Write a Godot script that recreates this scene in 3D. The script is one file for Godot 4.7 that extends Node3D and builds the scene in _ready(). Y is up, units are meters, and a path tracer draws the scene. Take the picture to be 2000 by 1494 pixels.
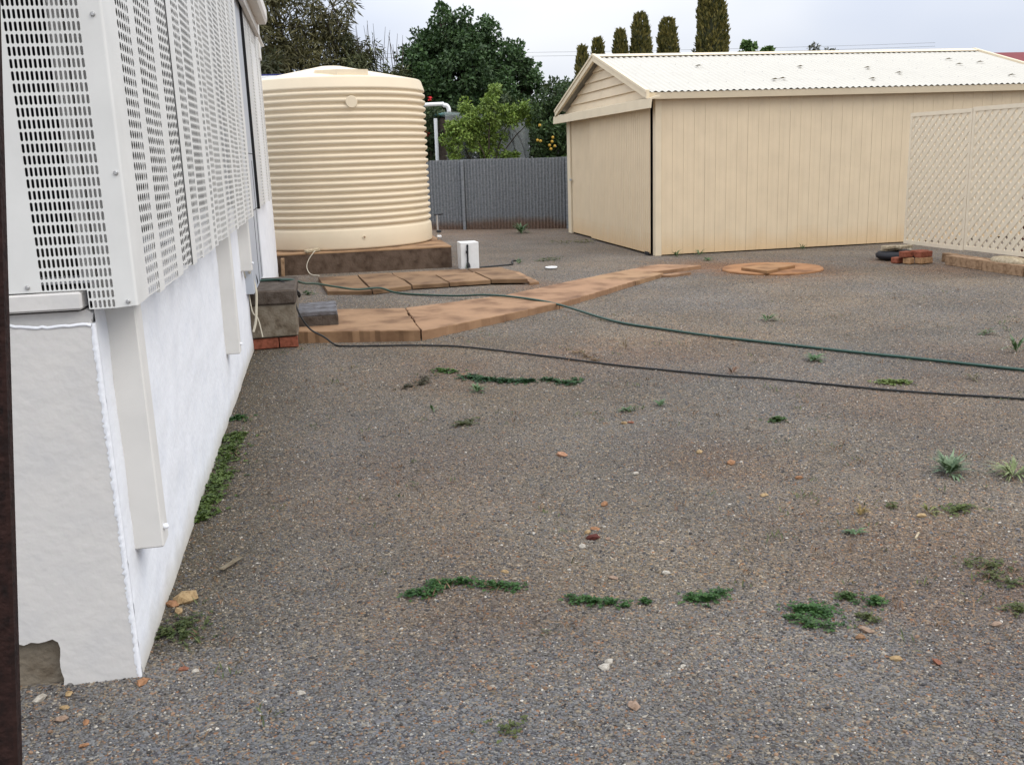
extends Node3D

var rng := RandomNumberGenerator.new()
var M := {}
var taken := {}
var tone_noise := FastNoiseLite.new()
var fine_noise := FastNoiseLite.new()

# ---------------------------------------------------------------- mesh builder
class Mb:
	var v := PackedVector3Array()
	var n := PackedVector3Array()
	var c := PackedColorArray()
	var uv := PackedVector2Array()
	var idx := PackedInt32Array()
	var col := Color(1, 1, 1)
	func tri(a: Vector3, b: Vector3, d: Vector3) -> void:
		var nn := (d - a).cross(b - a)
		if nn.length_squared() < 1e-18:
			return
		nn = nn.normalized()
		var k := v.size()
		v.append(a); v.append(b); v.append(d)
		n.append(nn); n.append(nn); n.append(nn)
		c.append(col); c.append(col); c.append(col)
		idx.append(k); idx.append(k + 1); idx.append(k + 2)
	func quad(a: Vector3, b: Vector3, d: Vector3, e: Vector3) -> void:
		tri(a, b, d)
		tri(a, d, e)
	# a face turned away from a point inside
	func tri_out(a: Vector3, b: Vector3, d: Vector3, inside: Vector3) -> void:
		var nn := (d - a).cross(b - a)
		if nn.dot((a + b + d) / 3.0 - inside) < 0.0:
			tri(a, d, b)
		else:
			tri(a, b, d)
	func quad_out(a: Vector3, b: Vector3, d: Vector3, e: Vector3, inside: Vector3) -> void:
		tri_out(a, b, d, inside)
		tri_out(a, d, e, inside)
	# rows of points joined smoothly; cols may give a colour for each point
	func grid(rows: Array, cols: Array = [], flip := false) -> void:
		var base := v.size()
		var w: int = rows[0].size()
		var h: int = rows.size()
		for j in h:
			for i in w:
				v.append(rows[j][i])
				n.append(Vector3.ZERO)
				c.append(cols[j][i] if cols.size() else col)
		for j in h - 1:
			for i in w - 1:
				var a := base + j * w + i
				var b := a + 1
				var d := a + w + 1
				var e := a + w
				if flip:
					var t := b
					b = e
					e = t
				for f in [[a, b, d], [a, d, e]]:
					var nn: Vector3 = (v[f[2]] - v[f[0]]).cross(v[f[1]] - v[f[0]])
					idx.append(f[0]); idx.append(f[1]); idx.append(f[2])
					n[f[0]] += nn; n[f[1]] += nn; n[f[2]] += nn
		for k in range(base, v.size()):
			n[k] = n[k].normalized() if n[k].length_squared() > 0.0 else Vector3.UP
	# box with chamfered edges; every corner may be pushed about
	func rbox(at: Vector3, size: Vector3, bev := 0.004, turn := Basis.IDENTITY, jit := 0.0, r: RandomNumberGenerator = null) -> void:
		var h := size * 0.5
		bev = minf(bev, minf(h.x, minf(h.y, h.z)) * 0.9)
		var p := {}
		for sx in [-1, 1]:
			for sy in [-1, 1]:
				for sz in [-1, 1]:
					var j := Vector3.ZERO
					if jit > 0.0:
						j = Vector3(r.randf_range(-jit, jit), r.randf_range(-jit, jit), r.randf_range(-jit, jit))
					for ax in 3:
						var q := Vector3(sx * (h.x - bev), sy * (h.y - bev), sz * (h.z - bev))
						q[ax] += [sx, sy, sz][ax] * bev
						p[[sx, sy, sz, ax]] = at + turn * (q + j)
		for ax in 3:
			var u: int = (ax + 1) % 3
			var w: int = (ax + 2) % 3
			for s in [-1, 1]:
				var k := []
				for uv2 in [[-1, -1], [1, -1], [1, 1], [-1, 1]]:
					var g := [0, 0, 0]
					g[ax] = s; g[u] = uv2[0]; g[w] = uv2[1]
					k.append(p[[g[0], g[1], g[2], ax]])
				quad_out(k[0], k[1], k[2], k[3], at)
			for su in [-1, 1]:
				for sw in [-1, 1]:
					var g0 := [0, 0, 0]
					g0[ax] = -1; g0[u] = su; g0[w] = sw
					var g1 := g0.duplicate()
					g1[ax] = 1
					quad_out(p[[g0[0], g0[1], g0[2], u]], p[[g1[0], g1[1], g1[2], u]], p[[g1[0], g1[1], g1[2], w]], p[[g0[0], g0[1], g0[2], w]], at)
		for sx in [-1, 1]:
			for sy in [-1, 1]:
				for sz in [-1, 1]:
					tri_out(p[[sx, sy, sz, 0]], p[[sx, sy, sz, 1]], p[[sx, sy, sz, 2]], at)
	func box(lo: Vector3, hi: Vector3, bev := 0.004) -> void:
		rbox((lo + hi) * 0.5, (hi - lo).abs(), bev)
	# a flat slab: outline in x,z, its top at height(y of each corner given in the third number or y1)
	func slab(outline: PackedVector2Array, y0: float, y1: float, bev := 0.008, tilt := Vector2.ZERO) -> void:
		if Geometry2D.is_polygon_clockwise(outline):
			outline.reverse()
		var inner := outline
		var off := Geometry2D.offset_polygon(outline, -bev)
		var m := Vector2.ZERO
		for q in outline:
			m += q / outline.size()
		inner = PackedVector2Array()
		for q in outline:
			inner.append(q + (m - q).normalized() * bev)
		var up := func(q: Vector2, y: float) -> Vector3: return Vector3(q.x, y + (q - m).dot(tilt), q.y)
		var mid := Vector3(m.x, (y0 + y1) * 0.5, m.y)
		for t in range(0, Geometry2D.triangulate_polygon(inner).size(), 3):
			var f := Geometry2D.triangulate_polygon(inner)
			var a: Vector3 = up.call(inner[f[t]], y1)
			var b: Vector3 = up.call(inner[f[t + 1]], y1)
			var d: Vector3 = up.call(inner[f[t + 2]], y1)
			tri_out(a, b, d, mid + Vector3(0, -10, 0))
		var k := outline.size()
		for i in k:
			var a: Vector2 = outline[i]
			var b: Vector2 = outline[(i + 1) % k]
			quad_out(up.call(a, y1 - bev), up.call(b, y1 - bev), up.call(inner[(i + 1) % k], y1), up.call(inner[i], y1), mid)
			quad_out(Vector3(a.x, y0, a.y), Vector3(b.x, y0, b.y), up.call(b, y1 - bev), up.call(a, y1 - bev), mid)
	# outline in a plane (axes u, w from o), pushed along d
	func prism(o: Vector3, u: Vector3, w: Vector3, outline: PackedVector2Array, d: Vector3) -> void:
		var m := Vector2.ZERO
		for q in outline:
			m += q / outline.size()
		var mid := o + u * m.x + w * m.y + d * 0.5
		var f := Geometry2D.triangulate_polygon(outline)
		for t in range(0, f.size(), 3):
			var a := o + u * outline[f[t]].x + w * outline[f[t]].y
			var b := o + u * outline[f[t + 1]].x + w * outline[f[t + 1]].y
			var e := o + u * outline[f[t + 2]].x + w * outline[f[t + 2]].y
			tri_out(a, b, e, (a + b + e) / 3.0 + d)
			tri_out(a + d, b + d, e + d, (a + b + e) / 3.0)
		for i in outline.size():
			var p: Vector2 = outline[i]
			var q: Vector2 = outline[(i + 1) % outline.size()]
			var a := o + u * p.x + w * p.y
			var b := o + u * q.x + w * q.y
			var e := (q - p).orthogonal()
			var inside := (a + b) * 0.5 + d * 0.5
			var test := (p + q) * 0.5 + e.normalized() * 0.0004
			if Geometry2D.is_point_in_polygon(test, outline):
				inside += u * e.x + w * e.y
			else:
				inside -= u * e.x + w * e.y
			quad_out(a, b, b + d, a + d, inside)
	func tube(pts: Array, rad, sides := 8, caps := true) -> void:
		var rows := []
		var x := Vector3.ZERO
		for i in pts.size():
			var t: Vector3 = (pts[mini(i + 1, pts.size() - 1)] - pts[maxi(i - 1, 0)]).normalized()
			if x == Vector3.ZERO:
				x = t.cross(Vector3.UP if absf(t.y) < 0.9 else Vector3.RIGHT).normalized()
			x = (x - t * x.dot(t)).normalized()
			var y := t.cross(x)
			var r: float = rad[i] if rad is Array else rad
			var row := []
			for k in sides + 1:
				var a := TAU * k / sides
				row.append(pts[i] + (x * cos(a) + y * sin(a)) * r)
			rows.append(row)
		grid(rows, [], false)
		if caps:
			for e in [0, pts.size() - 1]:
				for k in sides:
					tri_out(pts[e], rows[e][k], rows[e][k + 1], pts[e] + (pts[1] - pts[0] if e == 0 else pts[e - 1] - pts[e]))
	# profile of (radius, height) turned round the y axis
	func lathe(at: Vector3, prof: Array, seg := 48, flip := true) -> void:
		var rows := []
		for p in prof:
			var row := []
			for k in seg + 1:
				var a := TAU * k / seg
				row.append(at + Vector3(cos(a) * p[0], p[1], sin(a) * p[0]))
			rows.append(row)
		grid(rows, [], flip)
	func leaf(at: Vector3, dir: Vector3, side: Vector3, l: float, w: float) -> void:
		var m := at + dir * l * 0.45
		var up := side.cross(dir).normalized() * w * 0.25
		tri(at, m + side * w * 0.5 + up, at + dir * l)
		tri(at, at + dir * l, m - side * w * 0.5 + up)
	func mesh(mat: Material) -> ArrayMesh:
		var a := []
		a.resize(Mesh.ARRAY_MAX)
		a[Mesh.ARRAY_VERTEX] = v
		a[Mesh.ARRAY_NORMAL] = n
		a[Mesh.ARRAY_COLOR] = c
		if uv.size() == v.size():
			a[Mesh.ARRAY_TEX_UV] = uv
		a[Mesh.ARRAY_INDEX] = idx
		var m := ArrayMesh.new()
		m.add_surface_from_arrays(Mesh.PRIMITIVE_TRIANGLES, a)
		m.surface_set_material(0, mat)
		return m

# ---------------------------------------------------------------- scene helpers
func numbered(called: String) -> String:
	if not taken.has(called):
		taken[called] = 0
		return called
	taken[called] += 1
	return "%s_%03d" % [called, taken[called]]

func tag(o: Node, label := "", category := "", group := "", kind := "") -> Node:
	if label: o.set_meta("label", label)
	if category: o.set_meta("category", category)
	if group: o.set_meta("group", group)
	if kind: o.set_meta("kind", kind)
	return o

func thing(called: String, label: String, category: String, at := Vector3.ZERO, group := "") -> Node3D:
	var o := Node3D.new()
	o.name = numbered(called)
	add_child(o)
	o.position = at
	tag(o, label, category, group)
	return o

func put(called: String, m, mat: Material, parent: Node = null) -> MeshInstance3D:
	var o := MeshInstance3D.new()
	o.mesh = m if m is Mesh else m.mesh(mat)
	if parent == null:
		o.name = numbered(called)
		add_child(o)
	else:
		var k := 0
		var nm := called
		while parent.has_node(nm):
			k += 1
			nm = "%s_%03d" % [called, k]
		o.name = nm
		parent.add_child(o)
		if parent is Node3D and parent != self and m is Mb:
			# the builders work in world metres
			o.position = -world_of(parent)
	return o

func world_of(p: Node) -> Vector3:
	var t := Vector3.ZERO
	while p != self and p is Node3D:
		t += p.position
		p = p.get_parent()
	return t

func lin(r: float, g: float, b: float) -> Color:
	return Color(r, g, b).linear_to_srgb()

func noise_tex(seed_: int, freq: float, ramp: Array, size := 512, octaves := 4, normal := false, strength := 4.0, type := FastNoiseLite.TYPE_SIMPLEX_SMOOTH) -> NoiseTexture2D:
	var nz := FastNoiseLite.new()
	nz.seed = seed_
	nz.noise_type = type
	nz.frequency = freq
	nz.fractal_octaves = octaves
	var t := NoiseTexture2D.new()
	t.width = size
	t.height = size
	t.seamless = true
	t.noise = nz
	if normal:
		t.as_normal_map = true
		t.bump_strength = strength
	elif ramp.size():
		var g := Gradient.new()
		var offs := PackedFloat32Array()
		var cols := PackedColorArray()
		for r in ramp:
			offs.append(r[0])
			cols.append(r[1])
		g.offsets = offs
		g.colors = cols
		t.color_ramp = g
	return t

func base_mat(called: String, c: Color, rough := 0.8) -> StandardMaterial3D:
	var m := StandardMaterial3D.new()
	m.resource_name = called
	m.albedo_color = c
	m.roughness = rough
	m.vertex_color_use_as_albedo = true
	m.cull_mode = BaseMaterial3D.CULL_DISABLED
	m.metallic_specular = 0.4
	M[called] = m
	return m

func worn(m: StandardMaterial3D, tex: Texture2D, scale: float, bump: Texture2D = null, cm := 0.0) -> StandardMaterial3D:
	m.albedo_texture = tex
	m.uv1_triplanar = true
	m.uv1_world_triplanar = true
	m.uv1_scale = Vector3.ONE * scale
	if bump:
		m.heightmap_enabled = true
		m.heightmap_texture = bump
		m.heightmap_scale = cm
	return m

func grey(x: float) -> Color:
	return Color(x, x, x)

func materials() -> void:
	var soft := noise_tex(11, 0.008, [[0.0, grey(0.955)], [0.5, grey(0.98)], [1.0, grey(1.0)]])
	var blot := noise_tex(12, 0.012, [[0.0, Color(0.62, 0.59, 0.56)], [0.3, Color(0.82, 0.80, 0.78)], [0.6, grey(0.93)], [1.0, grey(1.0)]], 512, 6)
	var plaster := noise_tex(19, 0.012, [[0.0, Color(0.86, 0.84, 0.82)], [0.4, Color(0.955, 0.945, 0.935)], [0.7, grey(0.99)], [1.0, grey(1.0)]], 512, 6)
	var stain := noise_tex(18, 0.007, [[0.0, Color(0.60, 0.57, 0.56)], [0.3, Color(0.80, 0.78, 0.77)], [0.55, grey(0.93)], [1.0, grey(1.0)]], 512, 6)
	var grain := noise_tex(13, 0.05, [], 512, 4)
	var lumps := noise_tex(14, 0.02, [], 512, 5)
	var brushed := noise_tex(15, 0.012, [[0.0, Color(0.955, 0.96, 0.97)], [0.4, Color(0.98, 0.982, 0.985)], [1.0, grey(1.0)]], 512, 5)
	var rust := noise_tex(16, 0.02, [[0.0, Color(0.45, 0.4, 0.4)], [0.5, Color(0.8, 0.74, 0.72)], [1.0, grey(1.0)]], 512, 5)
	var galv := noise_tex(17, 0.03, [[0.0, Color(0.64, 0.655, 0.67)], [0.5, Color(0.85, 0.86, 0.87)], [1.0, grey(1.0)]], 512, 5)
	worn(base_mat("render_white", lin(0.80, 0.815, 0.85), 0.85), brushed, 0.7, grain, 0.16)  # brighter, bluer copy of the render for the lit side face
	worn(base_mat("render_front_shade", lin(0.61, 0.592, 0.57), 0.9), brushed, 0.8, grain, 0.13)  # same white render; the front face's shade put into a darker, warmer colour
	worn(base_mat("screen_paint", lin(0.72, 0.72, 0.70), 0.5), soft, 1.0)
	worn(base_mat("cream_paint", lin(0.70, 0.685, 0.655), 0.65), soft, 0.9)
	worn(base_mat("door_paint", lin(0.46, 0.49, 0.54), 0.5), soft, 0.8)
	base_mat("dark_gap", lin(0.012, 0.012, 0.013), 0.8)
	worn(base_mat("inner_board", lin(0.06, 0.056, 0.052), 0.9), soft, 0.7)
	base_mat("interior_shade", lin(0.012, 0.011, 0.016), 0.8)  # near black, colours in the darkness of the closed space behind the slots
	base_mat("screw_metal", lin(0.5, 0.5, 0.5), 0.4).metallic = 0.6
	worn(base_mat("tank_plastic", lin(0.72, 0.615, 0.455), 0.55), soft, 0.35)
	worn(base_mat("shed_cream", lin(0.67, 0.55, 0.385), 0.5), soft, 0.5)
	worn(base_mat("shed_trim", lin(0.68, 0.58, 0.42), 0.5), soft, 0.5)
	worn(base_mat("shed_roof", lin(0.50, 0.472, 0.41), 0.5), soft, 0.4)
	worn(base_mat("galvanised", lin(0.305, 0.315, 0.325), 0.5), galv, 1.1).metallic = 0.25
	worn(base_mat("terracotta_slab", lin(0.335, 0.205, 0.112), 0.9), stain, 0.5, grain, 0.25)
	worn(base_mat("tank_slab", lin(0.13, 0.088, 0.062), 0.9), blot, 0.9, grain, 0.3)
	worn(base_mat("old_concrete", lin(0.22, 0.185, 0.14), 0.95), blot, 1.3, grain, 0.4)
	worn(base_mat("dark_concrete", lin(0.105, 0.084, 0.068), 0.95), blot, 1.6, grain, 0.4)
	worn(base_mat("blue_paver", lin(0.17, 0.17, 0.185), 0.9), blot, 2.0, grain, 0.25)
	worn(base_mat("brick_red", lin(0.30, 0.095, 0.055), 0.95), blot, 3.0, grain, 0.25)
	worn(base_mat("brick_tan", lin(0.50, 0.30, 0.155), 0.95), blot, 3.0, grain, 0.25)
	worn(base_mat("edging", lin(0.36, 0.235, 0.14), 0.95), blot, 2.0, grain, 0.3)
	worn(base_mat("pale_timber", lin(0.50, 0.42, 0.29), 0.9), blot, 4.0, grain, 0.2)
	worn(base_mat("lattice_plastic", lin(0.70, 0.615, 0.475), 0.55), soft, 1.2)
	worn(base_mat("rusty_steel", lin(0.032, 0.013, 0.010), 0.9), rust, 4.0, grain, 0.15)
	worn(base_mat("rust_drum", lin(0.16, 0.055, 0.03), 0.85), rust, 2.0)
	base_mat("rubber", lin(0.018, 0.018, 0.022), 0.7)
	base_mat("green_hose", lin(0.015, 0.05, 0.036), 0.45)
	base_mat("black_hose", lin(0.013, 0.014, 0.014), 0.5)
	base_mat("cable_cream", lin(0.62, 0.57, 0.46), 0.6)
	base_mat("pvc_white", lin(0.78, 0.79, 0.80), 0.4)
	worn(base_mat("block_white", lin(0.72, 0.72, 0.71), 0.8), soft, 2.5, grain, 0.2)
	worn(base_mat("bark", lin(0.075, 0.058, 0.045), 0.95), blot, 2.0, lumps, 1.0)
	var lf := base_mat("leaf", Color.WHITE, 0.55)
	lf.backlight_enabled = true
	lf.backlight = Color(0.35, 0.4, 0.2)
	base_mat("pebble", Color.WHITE, 0.85)
	worn(base_mat("stone", Color.WHITE, 0.9), blot, 9.0, grain, 0.2)
	base_mat("citrus", lin(0.42, 0.26, 0.035), 0.5)
	base_mat("red_petal", lin(0.5, 0.015, 0.02), 0.6)
	worn(base_mat("roof_red", lin(0.17, 0.022, 0.025), 0.6), soft, 0.5)
	var net := base_mat("net", Color(0.66, 0.68, 0.68, 0.44), 0.9)
	net.transparency = BaseMaterial3D.TRANSPARENCY_ALPHA
	base_mat("dark_pipe", lin(0.03, 0.032, 0.035), 0.5)
	worn(base_mat("plain_grey", lin(0.20, 0.215, 0.21), 0.8), soft, 0.6)
	base_mat("lid_green", lin(0.06, 0.14, 0.13), 0.5)
	base_mat("blue_edge", lin(0.02, 0.025, 0.12), 0.5)
	# the pebbled ground: each cell of the noise is one pebble
	var cell := FastNoiseLite.new()
	cell.seed = 21
	cell.noise_type = FastNoiseLite.TYPE_CELLULAR
	cell.frequency = 0.075
	cell.fractal_type = FastNoiseLite.FRACTAL_NONE
	cell.cellular_return_type = FastNoiseLite.RETURN_CELL_VALUE
	var t := NoiseTexture2D.new()
	t.width = 2048
	t.height = 2048
	t.seamless = true
	t.seamless_blend_skirt = 0.03
	t.normalize = false
	t.noise = cell
	var g := Gradient.new()
	g.interpolation_mode = Gradient.GRADIENT_INTERPOLATE_CONSTANT
	g.offsets = PackedFloat32Array([0.0, 0.12, 0.3, 0.45, 0.58, 0.7, 0.8, 0.88, 0.93, 0.97])
	g.colors = PackedColorArray([Color(0.5, 0.49, 0.5), Color(0.66, 0.63, 0.6), Color(0.74, 0.74, 0.76), Color(0.6, 0.58, 0.55), Color(0.83, 0.79, 0.73), Color(0.7, 0.69, 0.7), Color(0.88, 0.8, 0.7), Color(0.56, 0.55, 0.58), Color(0.98, 0.95, 0.9), Color(0.86, 0.66, 0.52)])
	t.color_ramp = g
	var hump: FastNoiseLite = cell.duplicate()
	hump.cellular_return_type = FastNoiseLite.RETURN_DISTANCE
	var hg := Gradient.new()
	hg.offsets = PackedFloat32Array([0.0, 0.55, 1.0])
	hg.colors = PackedColorArray([grey(1.0), grey(0.55), grey(0.0)])
	var ht := NoiseTexture2D.new()
	ht.width = 2048
	ht.height = 2048
	ht.seamless = true
	ht.seamless_blend_skirt = 0.03
	ht.noise = hump
	ht.color_ramp = hg
	var gm := base_mat("gravel_bed", Color.WHITE, 0.95)
	gm.metallic_specular = 0.25
	worn(gm, t, 0.62, ht, 0.5)

# tone of the gravel (linear): bluish grey, brownish grey, red dirt and damp dark patches of their own shape
func tone(x: float, z: float) -> Color:
	var k := clampf(tone_noise.get_noise_2d(x * 9.0, z * 9.0) * 1.1 + 0.5, 0.0, 1.0)
	var cool := Color(0.148, 0.140, 0.128)
	var warm := Color(0.175, 0.152, 0.122)
	# grey washed gravel in the foreground and round the paths
	if z > -3.1:
		k *= clampf((-z - 1.9) / 1.6, 0.25, 1.0)
	if z < -11.5:
		k *= 0.55
	var c := cool.lerp(warm, k)
	c = c.lerp(Color(0.140, 0.142, 0.144), clampf((z + 3.2) / 0.7, 0.0, 1.0) * clampf(1.3 - x, 0.35, 1.0))
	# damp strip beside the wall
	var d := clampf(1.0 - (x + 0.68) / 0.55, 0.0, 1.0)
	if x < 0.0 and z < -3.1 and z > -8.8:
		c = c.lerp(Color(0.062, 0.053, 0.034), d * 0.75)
	for p in [[5.1, -12.6, 0.8, 0.7], [5.75, -11.85, 0.95, 0.8], [7.6, -12.1, 0.35, 0.7], [7.7, -10.9, 0.7, 0.5], [2.5, -11.6, 0.5, 0.5], [0.85, -7.1, 0.5, 0.35], [2.0, -7.2, 0.7, 0.35], [3.4, -5.2, 0.7, 0.3], [4.7, -6.0, 0.8, 0.3], [1.9, -4.5, 0.4, 0.35], [3.3, -21.6, 2.4, 0.3], [0.45, -3.15, 0.4, 0.25], [2.1, -2.9, 0.55, 0.25], [0.35, -4.7, 0.7, 0.2], [2.3, -3.4, 0.7, 0.22], [2.9, -7.2, 0.8, 0.25]]:
		var q: float = clampf(1.25 - Vector2(x - p[0], (z - p[1]) * 0.8).length() / p[2] + fine_noise.get_noise_2d(x * 40.0, z * 40.0) * 0.5, 0.0, 1.0)
		c = c.lerp(Color(0.17, 0.10, 0.060), q * p[3])
	return c * (1.0 + fine_noise.get_noise_2d(x * 14.0, z * 14.0) * 0.22)

func ground_y(x: float, z: float) -> float:
	return fine_noise.get_noise_2d(x * 8.0, z * 8.0) * 0.008 - 0.004

func sky_image() -> ImageTexture:
	var w := 1024
	var h := 512
	var im := Image.create(w, h, false, Image.FORMAT_RGBF)
	var nz := FastNoiseLite.new()
	nz.seed = 5
	nz.frequency = 0.9
	nz.fractal_octaves = 5
	var sun := Vector3(0.55, 0.70, 0.42).normalized()
	for j in h:
		var el := PI * (0.5 - (j + 0.5) / h)
		for i in w:
			# in Godot the middle of a panorama lies along -z
			var az := TAU * (i + 0.5) / w
			var d := Vector3(-sin(az) * cos(el), sin(el), cos(az) * cos(el))
			var c := Color(0.24, 0.22, 0.2)
			if el > -0.02:
				var n := nz.get_noise_3d(d.x * 1.3, d.y * 3.2, d.z * 1.3)
				var k := clampf(0.5 + n * 1.25, 0.0, 1.0)
				k = k * k * (3.0 - 2.0 * k)
				c = Color(0.63, 0.685, 0.80).lerp(Color(0.86, 0.88, 0.915), k)
				var up := clampf(d.y, 0.0, 1.0)
				c *= 0.95 + 1.75 * up
				c *= 1.0 + 0.45 * pow(maxf(d.dot(sun), 0.0), 4.0)
			im.set_pixel(i, j, c)
	return ImageTexture.create_from_image(im)

# ================================================================ the scene
func _ready() -> void:
	# ---- camera, sky, light, exposure
	rng.seed = 4711
	tone_noise.seed = 3
	tone_noise.frequency = 0.04
	tone_noise.fractal_octaves = 4
	fine_noise.seed = 8
	fine_noise.frequency = 0.05
	fine_noise.fractal_octaves = 3
	var cam := Camera3D.new()
	cam.name = "camera"
	cam.fov = 42.925
	cam.near = 0.05
	cam.far = 600.0
	cam.transform = Transform3D(Basis(Vector3(0.98090962, -0.03368881, 0.19152383), Vector3(0.07544591, 0.97366508, -0.21513771), Vector3(-0.17923233, 0.22548033, 0.95761913)).orthonormalized(), Vector3(0, 1.55, 0))
	add_child(cam)
	cam.current = true
	var we := WorldEnvironment.new()
	we.name = "world_environment"
	var env := Environment.new()
	env.background_mode = Environment.BG_SKY
	var sky := Sky.new()
	var pano := PanoramaSkyMaterial.new()
	pano.panorama = sky_image()
	sky.sky_material = pano
	env.sky = sky
	env.tonemap_mode = Environment.TONE_MAPPER_LINEAR
	env.tonemap_exposure = 1.0
	env.sdfgi_enabled = true
	env.ssao_enabled = true
	env.ssil_enabled = true
	we.environment = env
	add_child(we)
	var sun := DirectionalLight3D.new()
	sun.name = "sun"
	sun.light_energy = 0.5
	sun.light_color = Color(1.0, 0.965, 0.91)
	sun.light_angular_distance = 40.0
	sun.shadow_enabled = true
	add_child(sun)
	sun.look_at_from_position(Vector3(0.55, 0.70, 0.42) * 50.0, Vector3.ZERO)

	materials()
	ground()
	house()
	shed()
	tank()
	paths()
	fence()
	lattice()
	steps()
	trees()
	behind_fence()
	hoses()
	small_things()
	weeds()
	stones()

# ---------------------------------------------------------------- ground
func ground() -> void:
	var xs := []
	var zs := []
	for q in [-220.0, -90.0, -40.0, -20.0, -12.0]:
		xs.append(q)
	var x := -7.0
	while x < 13.0:
		xs.append(x)
		x += 0.11 if x > -1.2 and x < 5.5 else 0.3
	for q in [14.0, 20.0, 40.0, 90.0, 220.0]:
		xs.append(q)
	for q in [-300.0, -120.0, -60.0, -40.0, -30.0]:
		zs.append(q)
	var z := -26.0
	while z < 3.0:
		zs.append(z)
		z += 0.3 if z < -13.0 or z > -1.0 else 0.11
	for q in [8.0, 30.0, 90.0, 220.0]:
		zs.append(q)
	var rows := []
	var cols := []
	for zz in zs:
		var row := []
		var cr := []
		for xx in xs:
			var far_: bool = absf(xx) > 14.0 or zz < -27.0 or zz > 4.0
			row.append(Vector3(xx, -0.01 if far_ else ground_y(xx, zz), zz))
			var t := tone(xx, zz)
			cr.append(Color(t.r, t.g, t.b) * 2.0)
		rows.append(row)
		cols.append(cr)
	var m := Mb.new()
	m.grid(rows, cols)
	tag(put("ground", m, M.gravel_bed), "", "", "", "structure")
	# loose gravel lying on it, where single stones can be told apart
	var kinds := []
	for k in 5:
		kinds.append(pebble(100 + k, 1).mesh(M.pebble))
	var spots := []
	var area_z := -1.75
	var buf := []
	var count := []
	for k in 5:
		buf.append(PackedFloat32Array())
		count.append(0)
	var total := 0
	var z0 := -1.7
	while z0 > -13.5:
		var dz := 0.25
		var zc := z0 - dz * 0.5
		var x0 := -1.15
		var x1 := 0.55 + 0.79 * absf(zc) + 0.25
		var dens: float = lerpf(18500.0, 9000.0, clampf((-zc - 2.5) / 5.0, 0.0, 1.0))
		if zc < -7.5:
			dens = lerpf(4200.0, 500.0, clampf((-zc - 7.5) / 5.5, 0.0, 1.0))
		var nn := int((x1 - x0) * dz * dens)
		for i in nn:
			var px := rng.randf_range(x0, x1)
			var pz := z0 - rng.randf() * dz
			if px < -0.69 and pz < -2.97 or in_paving(px, pz):
				continue
			var s := rng.randf_range(0.0019, 0.0038)
			if rng.randf() < 0.05:
				s *= rng.randf_range(1.3, 2.1)
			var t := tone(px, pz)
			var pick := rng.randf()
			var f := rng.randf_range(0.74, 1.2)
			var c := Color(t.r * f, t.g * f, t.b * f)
			if pick < 0.16:
				c = Color(0.108, 0.108, 0.114) * rng.randf_range(0.6, 1.3)
			elif pick < (0.30 if pz < -3.0 else 0.22):
				c = Color(0.25, 0.21, 0.16) * rng.randf_range(0.7, 1.2)
			elif pick < 0.327:
				c = Color(0.22, 0.14, 0.09) * rng.randf_range(0.7, 1.2)
			elif pick < 0.345:
				c = Color(0.43, 0.40, 0.35) * rng.randf_range(0.8, 1.15)
			elif pick < 0.41:
				c = Color(0.04, 0.037, 0.036) * rng.randf_range(0.8, 1.5)
			var b := Basis.from_euler(Vector3(rng.randf() * TAU, rng.randf() * TAU, rng.randf() * TAU)).scaled(Vector3(s * rng.randf_range(0.9, 1.5), s * rng.randf_range(0.6, 0.9), s))
			var py := ground_y(px, pz) + s * 0.35
			var bb: PackedFloat32Array = buf[total % 5]
			bb.append_array(PackedFloat32Array([b.x.x, b.y.x, b.z.x, px, b.x.y, b.y.y, b.z.y, py, b.x.z, b.y.z, b.z.z, pz, c.r, c.g, c.b, 1.0]))
			buf[total % 5] = bb
			count[total % 5] += 1
			total += 1
		z0 -= dz
	for k in 5:
		var mm := MultiMesh.new()
		mm.transform_format = MultiMesh.TRANSFORM_3D
		mm.use_colors = true
		mm.mesh = kinds[k]
		mm.instance_count = count[k]
		mm.buffer = buf[k]
		var o := MultiMeshInstance3D.new()
		o.name = numbered("gravel")
		o.multimesh = mm
		add_child(o)
		tag(o, "loose grey and brown gravel covering the yard", "gravel", "", "stuff")
	print("gravel ", total)

func in_paving(x: float, z: float) -> bool:
	if x > -1.1 and x < 1.85 and z < -14.35 and z > -17.4:
		return true
	for p in paving:
		if Geometry2D.is_point_in_polygon(Vector2(x, z), p):
			return true
	return Vector2(x - 5.75, z + 11.88).length() < 0.64 or (x < -0.27 and z < -8.5 and z > -9.65)

var paving := [
	PackedVector2Array([Vector2(-0.29, -8.76), Vector2(0.775, -8.46), Vector2(0.76, -9.95), Vector2(-0.29, -10.2)]),
	PackedVector2Array([Vector2(0.79, -8.47), Vector2(2.35, -9.75), Vector2(3.65, -11.2), Vector2(4.2, -11.75), Vector2(5.0, -12.45), Vector2(4.5, -12.8), Vector2(3.5, -12.05), Vector2(1.8, -10.5), Vector2(0.77, -9.95)]),
	PackedVector2Array([Vector2(0.0, -11.95), Vector2(2.6, -11.8), Vector2(2.5, -13.55), Vector2(-0.12, -13.55)])]

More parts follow.
